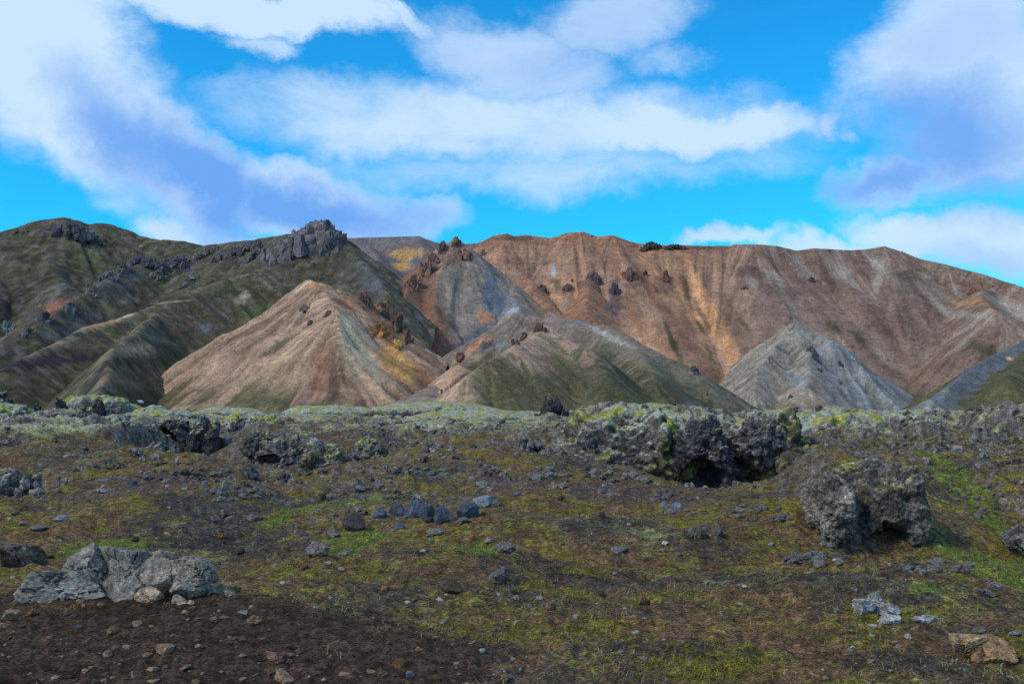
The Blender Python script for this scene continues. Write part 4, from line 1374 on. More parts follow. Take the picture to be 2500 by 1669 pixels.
def outcrop(name, bbox, Y, label, cat='lava outcrop', group=None, seed=0, n=5, dy=None, style='mound', base=None, moss=0.0, mossc=None, tint=None, far=False, caves=(), power=2.3, amp=1.0, count=26, tall=1.0, jag=0.35, prof=2.2, ramp=0.0):
    x0, y0, x1, y1 = bbox
    c = P((x0 + x1) / 2, (y0 + y1) / 2, Y)
    rx = (x1 - x0) / 2 * Y / F
    rz = (y1 - y0) / 2 * Y / F
    ry = dy if dy else max(rx * 0.6, rz * 0.8)
    if style == 'mound':
        me = mound_mesh(name, rx, ry, rz, seed, base, n, moss, mossc, tint, power, caves, None, amp, c, Y)
    else:
        me = crag_mesh(name, rx, ry, rz, seed, base, tint, n, count, tall, jag, moss, prof, mossc, ramp)
    me, cap = me
    mt = mat_crag if far else mat_lava
    if cap is None:
        return obj(name, me, mt, loc=tuple(c), label=label, cat=cat, group=group)
    root = obj(name, None, loc=tuple(c), label=label, cat=cat, group=group)
    obj('rock', me, mt, parent=root)
    for cp_ in cap:
        obj('moss_cap', cp_, mat_mosscap, parent=root)
    return root


# crags on the hills -------------------------------------------------------
ROCKV = lin(90, 82, 84)
RUSTR = lin(112, 76, 62)


def hill_crag(bbox, label, base=ROCKV, seed=0, style='crag', n=2, Yoff=0.0, dy=None, tint=None, at=None, cat='crag', group=None, **kw):
    x0, y0, x1, y1 = bbox
    s = surf(*(at or ((x0 + x1) / 2, (y0 + y1) / 2)))
    # reach well below the slope so that the foot is buried
    y1 = y1 + (y1 - y0) * 0.25
    dy = dy or (x1 - x0) / 2 * s[1] / F * 0.7
    kw.setdefault('jag', 0.22)
    kw.setdefault('count', 46)
    kw.setdefault('prof', 1.5)
    x0, x1 = x0 - (x1 - x0) * 0.08, x1 + (x1 - x0) * 0.08
    base = np.asarray(base) * 1.3
    tint = None if tint is None else np.asarray(tint) * 1.3
    return outcrop('rock_crag', (x0, y0, x1, y1), s[1] + Yoff + dy * 0.3, label, cat, group, seed=seed, n=2, dy=dy, style='crag', base=base, tint=tint, far=True, **kw)


hill_crag((656, 536, 836, 622), 'dark columnar butte cliff capping the mossy hill', lin(94, 88, 90), 3, 'column', 6, 4, dy=24, at=(770, 606), count=170, tall=1.25, jag=0.03, ramp=0.5)
hill_crag((560, 584, 690, 618), 'low grey rock band running up to the dark butte', lin(78, 73, 75), 5, 'crag', 5, 4, dy=12, at=(630, 606))
hill_crag((390, 618, 480, 664), 'rugged grey cliff band below the rounded hilltop saddle', lin(78, 73, 78), 6, 'crag', 5, 6, dy=14, at=(440, 650))
hill_crag((300, 620, 400, 650), 'flat-topped grey rock ledge on the mossy hillside', lin(74, 70, 76), 8, 'crag', 5, 6, dy=12, at=(350, 640))
hill_crag((225, 660, 300, 705), 'grey rock rib on the mossy hillside above the reddish scar', lin(84, 80, 84), 9, 'crag', 5, 6, dy=10)
hill_crag((100, 540, 232, 582), 'dark rocky cap on the rounded mossy hilltop', lin(76, 72, 76), 10, 'crag', 5, 8, dy=22, at=(160, 570), jag=0.1, count=50)
hill_crag((-20, 780, 50, 840), 'pale lichened rock knob at the foot of the mossy hill', lin(98, 100, 98), 11, 'crag', 4, 4, dy=10)
hill_crag((80, 760, 140, 810), 'dark rock rib below the reddish scar on the mossy hill', lin(72, 70, 76), 12, 'crag', 4, 4, dy=8)
hill_crag((135, 735, 200, 790), 'grey rock rib beside the pale orange landslip', lin(88, 90, 92), 13, 'crag', 4, 4, dy=8)
hill_crag((718, 742, 770, 768), 'dark broken rocks on the left face of the brown pyramid', lin(86, 74, 72), 14, 'crag', 4, 1, dy=4)
hill_crag((790, 756, 815, 774), 'small dark rocks near the pale crest of the brown pyramid', lin(84, 72, 68), 15, 'crag', 4, 1, dy=3)
hill_crag((748, 780, 768, 796), 'tiny dark rock low on the left face of the brown pyramid', lin(80, 70, 68), 16, 'crag', 3, 1, dy=2)
for i, (bb, lab) in enumerate([((862, 710, 918, 756), 'rust brown crag on the saddle behind the brown pyramid'), ((896, 732, 966, 786), 'rust brown crag midway down the pyramid back ridge'),
                               ((940, 758, 992, 845), 'tall dark red crag above the yellow scree'), ((976, 800, 1012, 862), 'lowest dark red crag at the end of the pyramid back ridge')]):
    hill_crag(bb, lab, lin(122, 90, 72), 20 + i, 'crag', 4, 2, dy=7, tint=lin(92, 68, 60), tall=1.3)
hill_crag((890, 786, 968, 846), 'yellow ochre cliff above the yellow scree streak', lin(158, 114, 66), 26, 'crag', 5, 2, dy=8, tint=lin(112, 80, 54))
hill_crag((948, 826, 990, 868), 'small yellow crag at the head of the yellow scree', lin(184, 142, 78), 27, 'crag', 4, 2, dy=5, tint=lin(120, 88, 50))
for i, (bb, lab) in enumerate([((480, 596, 560, 622), 'low grey rocks in the saddle left of the rock band'), ((500, 618, 575, 650), 'broken grey rocks below the saddle on the mossy hill'), ((600, 600, 670, 640), 'ragged grey rocks just below the rock band'),
                               ((345, 650, 420, 688), 'grey rock shelf below the flat-topped ledge'), ((270, 640, 320, 676), 'grey rocks left of the flat-topped ledge'), ((195, 690, 250, 730), 'pale grey rock rib sloping down to the reddish scar'),
                               ((180, 560, 250, 600), 'dark rocks trailing right from the hilltop cap'), ((30, 556, 76, 574), 'small dark rocks on the far left hill crest'), ((40, 800, 100, 850), 'dark rock rib low on the mossy hill'), ((440, 664, 520, 700), 'long grey rock ledge in the middle of the mossy hill')]):
    hill_crag(bb, lab, lin(92, 88, 90) * (0.9 + 0.04 * i), 120 + i, 'crag', 2, 3, dy=(bb[2] - bb[0]) * 0.16, tint=lin(76, 76, 62), jag=0.15)
# the spires on the central hill
for i, (bb, lab, at) in enumerate([((1084, 574, 1142, 640), 'highest jagged rust spire on the grey hill', (1112, 605)), ((1058, 586, 1104, 646), 'second rust spire leaning beside the highest spire', (1082, 615)),
                                   ((1032, 610, 1080, 660), 'blocky brown crag below the two rust spires', (1058, 634)), ((1014, 632, 1066, 710), 'tall narrow dark crag on the left edge of the grey hill', (1046, 670)),
                                   ((982, 664, 1030, 730), 'ragged brown crag lowest on the left edge of the grey hill', (1008, 695)), ((1108, 608, 1164, 644), 'dark rock ledge right below the highest spire', (1136, 624)),
                                   ((1170, 606, 1188, 630), 'small rust knob on the right shoulder of the grey hill', (1180, 622))]):
    hill_crag(bb, lab, lin(120, 88, 72), 30 + i, 'crag', 4, 2, dy=(bb[2] - bb[0]) * 0.17, tint=lin(90, 70, 64), at=at, tall=1.15, jag=0.3)
# dark crags on the wall
WC = lin(86, 72, 74)
hill_crag((1424, 660, 1476, 698), 'round dark crag alone on the ochre mountain wall', WC, 40, 'crag', 5, 2, dy=9)
hill_crag((1512, 648, 1566, 708), 'largest dark crag on the ochre mountain wall', WC, 41, 'crag', 5, 2, dy=11, tint=lin(104, 66, 54))
hill_crag((1482, 685, 1522, 745), 'blue black crag hanging below the largest dark crag', lin(62, 64, 72), 42, 'crag', 5, 2, dy=7)
hill_crag((1604, 656, 1644, 708), 'dark crag with rust edge right of the largest dark crag', WC, 43, 'crag', 5, 2, dy=8, tint=lin(112, 70, 54))
hill_crag((1568, 655, 1584, 688), 'small red crag between the two biggest dark crags', lin(96, 62, 54), 44, 'crag', 4, 2, dy=4)
hill_crag((1564, 588, 1620, 606), 'black jagged rocks on the mountain wall crest', lin(64, 60, 60), 45, 'crag', 5, 2, dy=9, at=(1590, 604))
hill_crag((1615, 595, 1682, 608), 'low black rocks trailing along the mountain wall crest', lin(66, 62, 58), 46, 'crag', 5, 2, dy=8, at=(1650, 606))
hill_crag((1305, 692, 1340, 715), 'brown hooked crag low on the ochre wall near the grey hill', lin(94, 78, 72), 47, 'crag', 4, 2, dy=6)
hill_crag((1366, 692, 1412, 714), 'flat reddish crag below the round dark crag', lin(98, 74, 64), 48, 'crag', 4, 2, dy=5)
hill_crag((1392, 680, 1402, 688), 'tiny dark rock beside the round dark crag', WC, 49, 'crag', 3, 1, dy=3)
hill_crag((1970, 676, 1992, 690), 'small dark rock on the plain brown part of the wall', lin(68, 56, 56), 50, 'crag', 3, 1, dy=3)
hill_crag((1808, 696, 1832, 706), 'thin grey rock ledge right of the sunlit streak painted on the orange scree', lin(88, 76, 74), 51, 'crag', 3, 1, dy=3)
hill_crag((2364, 700, 2392, 716), 'small rust rock near the right end of the wall', lin(100, 66, 56), 52, 'crag', 3, 1, dy=4)
hill_crag((1680, 890, 1708, 920), 'dark round rock where the orange scree meets the green cone', lin(70, 70, 74), 53, 'crag', 4, 1, dy=4)
hill_crag((1714, 952, 1730, 970), 'small tan rock low on the green cone flank', lin(128, 96, 72), 54, 'crag', 3, 1, dy=2)
for i, bb in enumerate([(1964, 842, 1996, 866), (1976, 862, 2000, 884), (1992, 895, 2010, 912), (2042, 880, 2058, 892), (2044, 930, 2058, 940), (1926, 962, 1936, 972)]):
    hill_crag(bb, 'dark rock dotted on the grey scree cone', lin(72, 68, 70), 60 + i, 'crag', 3, 1, dy=3, group='dark rocks on the grey scree cone')
for i, (bb, lab) in enumerate([((1296, 786, 1344, 822), 'rust brown crag at the tip of the beige cone'), ((1268, 810, 1290, 832), 'upper small rust crag on the beige cone left ridge'), ((1244, 826, 1258, 848), 'middle small rust crag on the beige cone left ridge'),
                               ((1256, 828, 1270, 842), 'lowest round rust crag on the beige cone left ridge')]):
    hill_crag(bb, lab, lin(100, 74, 64), 70 + i, 'crag', 4, 1, dy=4, tint=lin(72, 58, 56))
hill_crag((1106, 858, 1142, 886), 'rust brown crag standing in the gully mouth', lin(108, 78, 64), 76, 'crag', 4, 1, dy=5, tint=lin(78, 60, 54))
hill_crag((1926, 992, 1962, 1004), 'dark red rocks at the foot of the grey scree cone', lin(80, 62, 58), 78, 'crag', 4, 1, dy=5)

# snow patch
s = surf(342, 978)
Dv, Fv = ico(4)
sv = Dv * np.array([2.6, 2.0, 0.9]) * (1 + 0.25 * fbm(Dv[:, 0] * 1.4, Dv[:, 1] * 1.4, Dv[:, 2] * 1.4, 2))[:, None]
mat_snow = surf_mat('snow', ((0.6, 0.06),), ((1.0, 0.3),), 0.8, 0.2, attr=False, base=(0.78, 0.80, 0.84))
obj('snow_patch', mk_mesh('snow_patch', sv, Fv), mat_snow, loc=(s[0], s[1] - 0.5, s[2] + 0.3), label='small white snow patch in the gully below the mossy spur', cat='snow patch')

for (bb, Y, bs, ms, st, n, sd, lab) in OC:
    caves = ()
    if sd == 30:
        caves = ((1712, 1165, 46, 44, 1.5),)
    if sd == 15:
        caves = ((665, 1118, 26, 14, 0.5),)
    if sd == 10:
        caves = ((415, 1075, 26, 26, 0.6),)
    tint = lin(96, 92, 56) if (st == 'mound' and sd in (29, 31, 45, 46, 47, 17, 18, 57)) else None
    mcol = (lin(92, 96, 52), lin(110, 112, 48)) if sd in (46, 57, 45, 47) else None
    if sd in (36, 44):
        tint = lin(70, 78, 96)
    outcrop('lava_outcrop', bb, Y, lab, 'lava outcrop', None, seed=sd, n=(n if st == 'mound' else 3), style=st, base=bs, moss=ms * 0.88, mossc=mcol, tint=tint, caves=caves,
            dy=(max((bb[2] - bb[0]) * Y / F * 0.33, 0.5) if st == 'mound' else None), count=20, amp=(0.6 if Y > 37 else (0.45 if sd == 57 else 0.85)))

# the hollow boulder on the right
outcrop('hollow_boulder', (2044, 1134, 2236, 1396), 12.1, 'big rough lava boulder with a dark hollow in its face', 'boulder', seed=90, n=6, style='mound', base=lin(86, 79, 75), tint=lin(100, 92, 84),
        moss=0.05, caves=((2120, 1322, 44, 70, 0.50),), power=2.6, dy=0.75, amp=0.7)
outcrop('lava_boulder', (1975, 1170, 2068, 1330), 11.6, 'tan grey pitted lava lobe joined to the hollow boulder', 'boulder', seed=91, n=6, style='mound', base=lin(108, 99, 92), power=2.5, dy=0.5, amp=1.0)

# ------------------------------------------------------------------ loose stones
STONE = {}
for k in range(7):
    STONE['ang', k] = mk_mesh('angular_stone', *cut_rock(4, 20 + k, 12, 0.05), smooth_shade=False)
    STONE['pit', k] = mk_mesh('pitted_stone', *cut_rock(4, 60 + k, 18, 0.10, 0.7, 1.0, 0.22), smooth_shade=True)


def stone_mat(name, base, rough=0.85, spec=0.3, var=0.3, spk=None):
    return surf_mat(name, ((1.2, var), (5.0, 0.3)), ((3.0, 0.12), (10.0, 0.05)), rough, spec, rand=0.22, attr=False, base=base, speck=spk, strength=0.7)


MATS = dict(
    tan=stone_mat('tan_stone', lin(168, 138, 108)), orange=stone_mat('orange_stone', lin(158, 110, 72)), grey=stone_mat('grey_stone', lin(132, 126, 122), spk=(6.0, 0.58, 0.66, (0.4, 0.4, 0.38), 0.5)),
    pale=stone_mat('pale_stone', lin(176, 168, 160)), dark=stone_mat('dark_stone', lin(72, 66, 64)), blue=stone_mat('obsidian', lin(78, 86, 104), 0.42, 0.6, 0.5),
    bluep=stone_mat('pale_blue_stone', lin(136, 142, 154), 0.6, 0.4), red=stone_mat('reddish_stone', lin(146, 112, 98)), brown=stone_mat('brown_stone', lin(98, 76, 60)),
    lava=stone_mat('clinker_stone', lin(136, 128, 124), spk=(4.0, 0.55, 0.62, (0.06, 0.055, 0.05), 0.7)))
srnd = np.random.default_rng(99)


def stone(px, py, w, h, mat, label, kind='ang', group=None, name='stone', cat='stone', sink=0.30, flat=1.0, yaw=None):
    p = hit(px, py + h * 0.35)
    Y = p[1]
    rw, rh = w / 2 * Y / F, h / 2 * Y / F
    o = obj(name, STONE[kind, int(srnd.integers(0, 7))], MATS[mat], label=label, cat=cat, group=group)
    o.location = (p[0], p[1] + rw * 0.5, p[2] + rh * (1 - 2 * sink))
    o.scale = (rw * 1.05, rw * srnd.uniform(0.75, 1.0), rh * 1.12)
    o.rotation_euler = (srnd.uniform(-0.15, 0.15), srnd.uniform(-0.2, 0.2), srnd.uniform(0, 6.28) if yaw is None else yaw)
    return o


LISTED = [
    # px, py, w, h, material, kind, label
    (1215, 1409, 58, 38, 'lava', 'pit', 'pitted grey lava stone, roundest and biggest in the open moss'),
    (1093, 1434, 70, 32, 'brown', 'ang', 'dark brown slab lying beside the round pitted stone'),
    (939, 1438, 22, 20, 'orange', 'ang', 'upright orange stone near the dark brown slab'),
    (1343, 1482, 30, 24, 'red', 'pit', 'reddish rounded stone on the yellow moss'),
    (1260, 1458, 18, 14, 'pale', 'ang', 'small whitish stone between the reddish and pitted stones'),
    (1209, 1440, 16, 15, 'brown', 'pit', 'little brown stone right under the round pitted stone'),
    (978, 1619, 30, 26, 'orange', 'ang', 'wedge shaped orange brown stone on bare soil'),
    (1001, 1645, 26, 14, 'bluep', 'ang', 'two toned bluish stone below the orange wedge'),
    (1232, 1656, 30, 20, 'tan', 'pit', 'knobbly tan stone on dark soil below the moss'),
    (1270, 1635, 10, 12, 'bluep', 'ang', 'tiny blue grey pebble beside the knobbly tan stone'),
    (1156, 1314, 26, 20, 'orange', 'ang', 'square orange stone above the grey lava clump'),
    (1193, 1321, 28, 14, 'pale', 'pit', 'pale grey stone next to the square orange stone'),
    (1235, 1338, 58, 32, 'lava', 'pit', 'grey lava clump trailing from the pale stone'),
    (1062, 1300, 58, 16, 'lava', 'pit', 'flat grey lava crust below the obsidian row'),
    (1051, 1316, 12, 10, 'bluep', 'ang', 'pale blue pebble in front of the flat crust'),
    (972, 1286, 34, 15, 'blue', 'ang', 'flat blue obsidian slab fallen in front of its row'),
    (924, 1252, 36, 30, 'blue', 'ang', 'leftmost leaning block of the obsidian row'),
    (970, 1245, 40, 46, 'blue', 'ang', 'tall blue obsidian block beside the brown topped one'),
    (1009, 1243, 54, 56, 'blue', 'ang', 'largest obsidian block with a brown weathered top'),
    (1043, 1246, 42, 44, 'blue', 'ang', 'blue black obsidian block fused right of the largest'),
    (1045, 1270, 34, 18, 'dark', 'ang', 'low black stone at the foot of the obsidian row'),
    (1085, 1259, 54, 48, 'blue', 'ang', 'leaning obsidian block with a glossy face'),
    (1140, 1249, 56, 52, 'blue', 'ang', 'jagged obsidian block at the far end of the row'),
    (1132, 1272, 36, 22, 'lava', 'pit', 'grey crusted stone under the jagged obsidian block'),
    (1164, 1238, 16, 11, 'tan', 'ang', 'small tan stone behind the obsidian row'),
    (1183, 1224, 52, 28, 'bluep', 'ang', 'blue grey slab lying behind the obsidian row'),
    (1212, 1228, 22, 24, 'grey', 'pit', 'grey knob leaning on the blue grey slab'),
    (1175, 1183, 32, 22, 'grey', 'ang', 'lone angular grey stone on the mossy rise'),
    (1263, 1207, 18, 13, 'bluep', 'ang', 'small bluish stone on the brown rise'),
    (1370, 1216, 18, 15, 'brown', 'pit', 'small brown stone on the brown rise'),
    (857, 1276, 64, 48, 'dark', 'ang', 'dark leaning rock at the edge of the bright grass'),
    (812, 1302, 38, 22, 'lava', 'pit', 'grey rough stone left of the dark leaning rock'),
    (743, 1303, 18, 13, 'blue', 'ang', 'small blue stone left of the bright grass'),
    (770, 1344, 62, 38, 'lava', 'pit', 'grey double lava clump below the bright grass'),
    (843, 1351, 34, 12, 'pale', 'pit', 'flat pale stone right of the double lava clump'),
    (586, 1346, 26, 20, 'dark', 'pit', 'dull dark stone on the pale grass'),
    (540, 1309, 18, 18, 'orange', 'pit', 'round orange brown stone above the pale grass'),
    (440, 1297, 14, 11, 'tan', 'ang', 'small tan stone on the dark sand'),
    (328, 1317, 18, 17, 'dark', 'pit', 'dark round stone above the cracked boulder'),
    (548, 1251, 30, 20, 'tan', 'ang', 'tan stone near the bright green cushion'),
    (615, 1264, 34, 22, 'lava', 'pit', 'dark rough clump left of the bright green cushion'),
    (806, 1214, 28, 22, 'lava', 'pit', 'grey rough stone in the green hollow'),
    (880, 1242, 10, 10, 'bluep', 'ang', 'tiny blue grey stone above the dark leaning rock'),
    (360, 1165, 28, 14, 'grey', 'pit', 'grey flat stone on the brown heath left of the gap'),
    (249, 1199, 34, 12, 'bluep', 'ang', 'pale blue slab on the brown heath'),
    (324, 1178, 22, 12, 'blue', 'ang', 'vivid blue stone above the pale blue slab'),
    (148, 1266, 50, 15, 'bluep', 'ang', 'long bluish slab on a mossy hump'),
    (54, 1278, 28, 14, 'pale', 'pit', 'pale stone left of the long bluish slab'),
    (90, 1291, 44, 13, 'bluep', 'pit', 'pale crusted flat stone below the long bluish slab'),
    (32, 1253, 24, 12, 'grey', 'pit', 'grey flat stone at the left margin of the heath'),
    (79, 1201, 20, 12, 'pale', 'pit', 'pale pebble under the blocky lava rock'),
    (1622, 1233, 22, 20, 'bluep', 'ang', 'left pale blue stone of the small blue cluster'),
    (1656, 1235, 30, 22, 'bluep', 'ang', 'biggest pale blue stone of the small blue cluster'),
    (1641, 1249, 24, 13, 'bluep', 'ang', 'low pale blue stone in front of the small blue cluster'),
    (1677, 1246, 13, 10, 'grey', 'ang', 'grey pebble on the right of the small blue cluster'),
    (1691, 1252, 11, 11, 'bluep', 'ang', 'last bluish pebble trailing off the small blue cluster'),
    (1698, 1299, 38, 38, 'grey', 'pit', 'grey upright lava stone in the olive moss'),
    (1755, 1300, 26, 32, 'lava', 'pit', 'leaning pitted stone right of the grey upright stone'),
    (1724, 1290, 22, 14, 'lava', 'pit', 'small stone behind the grey upright and leaning pair'),
    (1514, 1344, 44, 19, 'lava', 'pit', 'lava crust in the silvery plants'),
    (1616, 1376, 20, 18, 'orange', 'ang', 'bright orange stone on the dark sand'),
    (1513, 1369, 17, 14, 'brown', 'ang', 'tan brown stone below the lava crust'),
    (1658, 1353, 17, 13, 'grey', 'pit', 'grey pitted pebble left of the orange stone'),
    (1470, 1449, 22, 15, 'dark', 'ang', 'dark stone in the dry grass'),
    (1572, 1471, 26, 16, 'brown', 'ang', 'brown pointed stone in the dry grass'),
    (1677, 1551, 44, 18, 'red', 'ang', 'pale topped reddish slab in olive moss'),
    (1619, 1554, 26, 9, 'red', 'ang', 'thin reddish flake left of the pale topped slab'),
    (1435, 1263, 12, 11, 'tan', 'ang', 'small yellowish stone above the silvery plants'),
    (1470, 1257, 16, 16, 'dark', 'pit', 'dark grey stone above the silvery plants'),
    # on the soil bank
    (271, 1540, 34, 26, 'tan', 'pit', 'tan stone with a dark hollow side on the soil bank'),
    (333, 1522, 30, 18, 'tan', 'ang', 'flat orange tan stone on the soil bank'),
    (398, 1585, 46, 30, 'tan', 'ang', 'biggest tan stone in the middle of the soil bank'),
    (619, 1516, 44, 24, 'red', 'pit', 'pinkish grey stone at the edge of the soil bank'),
    (676, 1606, 52, 32, 'red', 'pit', 'rough brownish pink stone with a dark side on bare soil'),
    (690, 1652, 56, 30, 'tan', 'ang', 'flat topped tan stone below the rough pink one'),
    (592, 1494, 30, 8, 'pale', 'ang', 'thin pale flake beside the cracked boulder foot'),
    (481, 1512, 24, 10, 'red', 'ang', 'pink flake left of the pair under the boulder'),
    (519, 1509, 22, 10, 'red', 'ang', 'pinkish flake under the boulder sliver'),
    (20, 1502, 48, 30, 'tan', 'ang', 'broad tan slab at the left end of the soil bank'),
    (69, 1496, 32, 19, 'orange', 'ang', 'orange tan stone beside the broad tan slab'),
    (48, 1510, 26, 15, 'tan', 'pit', 'tan stone in front of the orange tan one'),
    (6, 1528, 26, 18, 'tan', 'ang', 'tan stone half out at the left margin'),
    (161, 1498, 14, 7, 'blue', 'ang', 'blue chip on the soil right under the boulder'),
    (189, 1529, 18, 7, 'blue', 'ang', 'blue chip lower down the soil bank'),
    (111, 1361, 38, 11, 'brown', 'ang', 'flat brown flake behind the cracked boulder'),
    # right foreground
    (2399, 1540, 36, 26, 'grey', 'pit', 'grey lichened stone behind the big tan rock'),
    (2485, 1546, 34, 16, 'bluep', 'ang', 'pale bluish stone right of the big tan rock'),
    (2186, 1566, 18, 11, 'tan', 'ang', 'small tan stone below the pale crag'),
    (1958, 1622, 17, 12, 'tan', 'pit', 'small rounded tan stone in olive moss'),
    (2016, 1656, 16, 11, 'tan', 'pit', 'greyish tan pebble near the lower edge of the moss'),
    (2156, 1387, 16, 8, 'orange', 'ang', 'small orange flake at the lip of the hollow'),
    (1788, 1512, 14, 12, 'brown', 'ang', 'brown pointed pebble beside a dark moss cushion'),
]
for (px, py, w, h, m, kd, lab) in LISTED:
    stone(px, py, w, h, m, lab, kd)

# small look-alike stones
for (px, py, w, h) in [(420, 1553, 16, 10), (308, 1579, 20, 10), (259, 1596, 28, 10), (356, 1599, 30, 12), (369, 1632, 30, 11), (329, 1646, 28, 18), (475, 1664, 20, 12), (372, 1664, 38, 10), (494, 1643, 14, 10),
                       (485, 1576, 20, 9), (446, 1631, 40, 10), (578, 1579, 13, 7), (71, 1645, 13, 6), (101, 1658, 16, 6), (592, 1602, 20, 8), (590, 1657, 24, 7), (367, 1529, 14, 6), (544, 1508, 28, 7), (30, 1545, 22, 12), (6, 1598, 10, 10),
                       (150, 1560, 10, 7), (220, 1630, 14, 7), (540, 1640, 12, 7), (120, 1555, 12, 6), (430, 1610, 12, 8), (640, 1560, 12, 6), (560, 1555, 12, 7)]:
    stone(px, py, w, h, 'tan', 'small tan stone half sunk in the dark soil bank', 'ang' if srnd.random() < 0.6 else 'pit', 'small tan stones on the soil bank')
for (px, py, w, h, m) in [(1152, 1477, 15, 12, 'tan'), (1296, 1479, 14, 10, 'grey'), (1286, 1486, 11, 8, 'grey'), (901, 1463, 12, 10, 'grey'), (959, 1451, 9, 6, 'grey'), (1010, 1466, 14, 10, 'grey'), (1195, 1501, 10, 10, 'brown'),
                          (1361, 1505, 12, 8, 'red'), (905, 1641, 22, 11, 'tan'), (838, 1647, 30, 8, 'tan'), (1158, 1566, 14, 9, 'tan'), (1179, 1562, 12, 6, 'grey'), (1373, 1330, 14, 10, 'grey'), (1341, 1358, 10, 6, 'pale'), (831, 1388, 18, 11, 'pale'),
                          (965, 1396, 12, 10, 'tan'), (990, 1417, 16, 10, 'orange'), (741, 1386, 24, 12, 'brown'), (586, 1275, 12, 8, 'grey'), (1616, 1344, 18, 8, 'pale'), (2029, 1620, 16, 7, 'tan'), (1685, 1607, 11, 10, 'grey'),
                          (1763, 1648, 16, 11, 'tan'), (1743, 1604, 15, 9, 'brown'), (2064, 1600, 14, 11, 'tan'), (1956, 1460, 13, 7, 'tan'), (1977, 1484, 12, 8, 'pale'), (540, 1325, 12, 8, 'brown'), (93, 1328, 18, 12, 'orange'),
                          (1074, 1533, 8, 6, 'grey'), (932, 1533, 9, 6, 'grey'), (913, 1508, 10, 7, 'tan'), (952, 1502, 10, 7, 'brown'), (1120, 1645, 14, 6, 'pale'), (1240, 1512, 10, 6, 'pale'), (1290, 1540, 10, 6, 'bluep'), (1420, 1560, 10, 6, 'tan'),
                          (1900, 1560, 10, 6, 'grey'), (1530, 1610, 10, 7, 'tan'), (1600, 1640, 12, 7, 'grey'), (2140, 1640, 12, 8, 'grey'), (2290, 1655, 14, 8, 'tan'), (2255, 1660, 10, 9, 'tan'), (1640, 1280, 10, 8, 'tan'), (1820, 1270, 12, 8, 'grey'),
                          (1750, 1263, 10, 8, 'tan'), (705, 1420, 10, 6, 'pale'), (650, 1450, 10, 6, 'grey'), (1720, 1480, 9, 6, 'pale'), (1860, 1395, 10, 7, 'red')]:
    nm = dict(tan='tan', grey='grey', brown='brown', red='reddish', pale='pale', orange='orange', bluep='bluish')[m]
    stone(px, py, w, h, m, 'small %s stone lying loose on the open moss and heath' % nm, 'ang' if srnd.random() < 0.5 else 'pit', 'small %s stones loose on the moss' % nm)

# rubble heaps: every stone a thing
HEAPS = [
    (2058, 1322, 55, 26, 26, 20, 'lava', 'rough grey stone in the heap at the foot of the hollow boulder'),
    (2010, 1368, 90, 18, 26, 20, 'lava', 'grey stone in the band of rubble below the hollow boulder heap'),
    (2296, 1386, 85, 17, 34, 15, 'grey', 'pale grey stone in the flat rubble pavement beside the green bank'),
    (2420, 1440, 30, 14, 9, 17, 'grey', 'pale grey stone in the small rubble strip down from the pavement'),
    (1500, 1158, 150, 22, 30, 15, 'lava', 'grey brown clinker stone on the rise before the lava wall'),
    (1320, 1152, 40, 14, 12, 20, 'grey', 'pale clinker stone in the clump on the middle rise'),
    (1850, 1252, 110, 20, 24, 14, 'lava', 'clinker stone in the brown strip left of the pitted lobe'),
    (560, 1206, 80, 20, 26, 13, 'lava', 'grey clinker stone on the bald hump left of the green hollow'),
    (500, 1152, 70, 12, 14, 14, 'lava', 'dull clinker stone along the lip of the dark gap'),
    (1010, 1152, 80, 20, 20, 14, 'lava', 'grey clinker stone on the hump behind the lone angular stone'),
    (880, 1180, 60, 16, 14, 16, 'lava', 'clinker stone along the right side of the green hollow'),
    (1640, 1210, 90, 14, 12, 13, 'lava', 'dull clinker stone on the far lip by the small blue cluster'),
    (2390, 1220, 70, 40, 20, 12, 'lava', 'clinker stone scattered on the green bank'),
    (2150, 1135, 80, 30, 16, 15, 'grey', 'grey stone on the rounded mound above the hollow boulder'),
]
for (px, py, rx, ry, cnt, sz, m, lab) in HEAPS:
    for i in range(cnt):
        a, r_ = srnd.uniform(0, 6.28), math.sqrt(srnd.random())
        s_ = sz * srnd.uniform(0.55, 1.5)
        stone(px + rx * r_ * math.cos(a), py + ry * r_ * math.sin(a), s_ * 1.25, s_ * srnd.uniform(0.6, 0.9), m, lab, 'pit' if srnd.random() < 0.7 else 'ang', lab.replace('stone ', 'stones ', 1), name='clinker_stone')


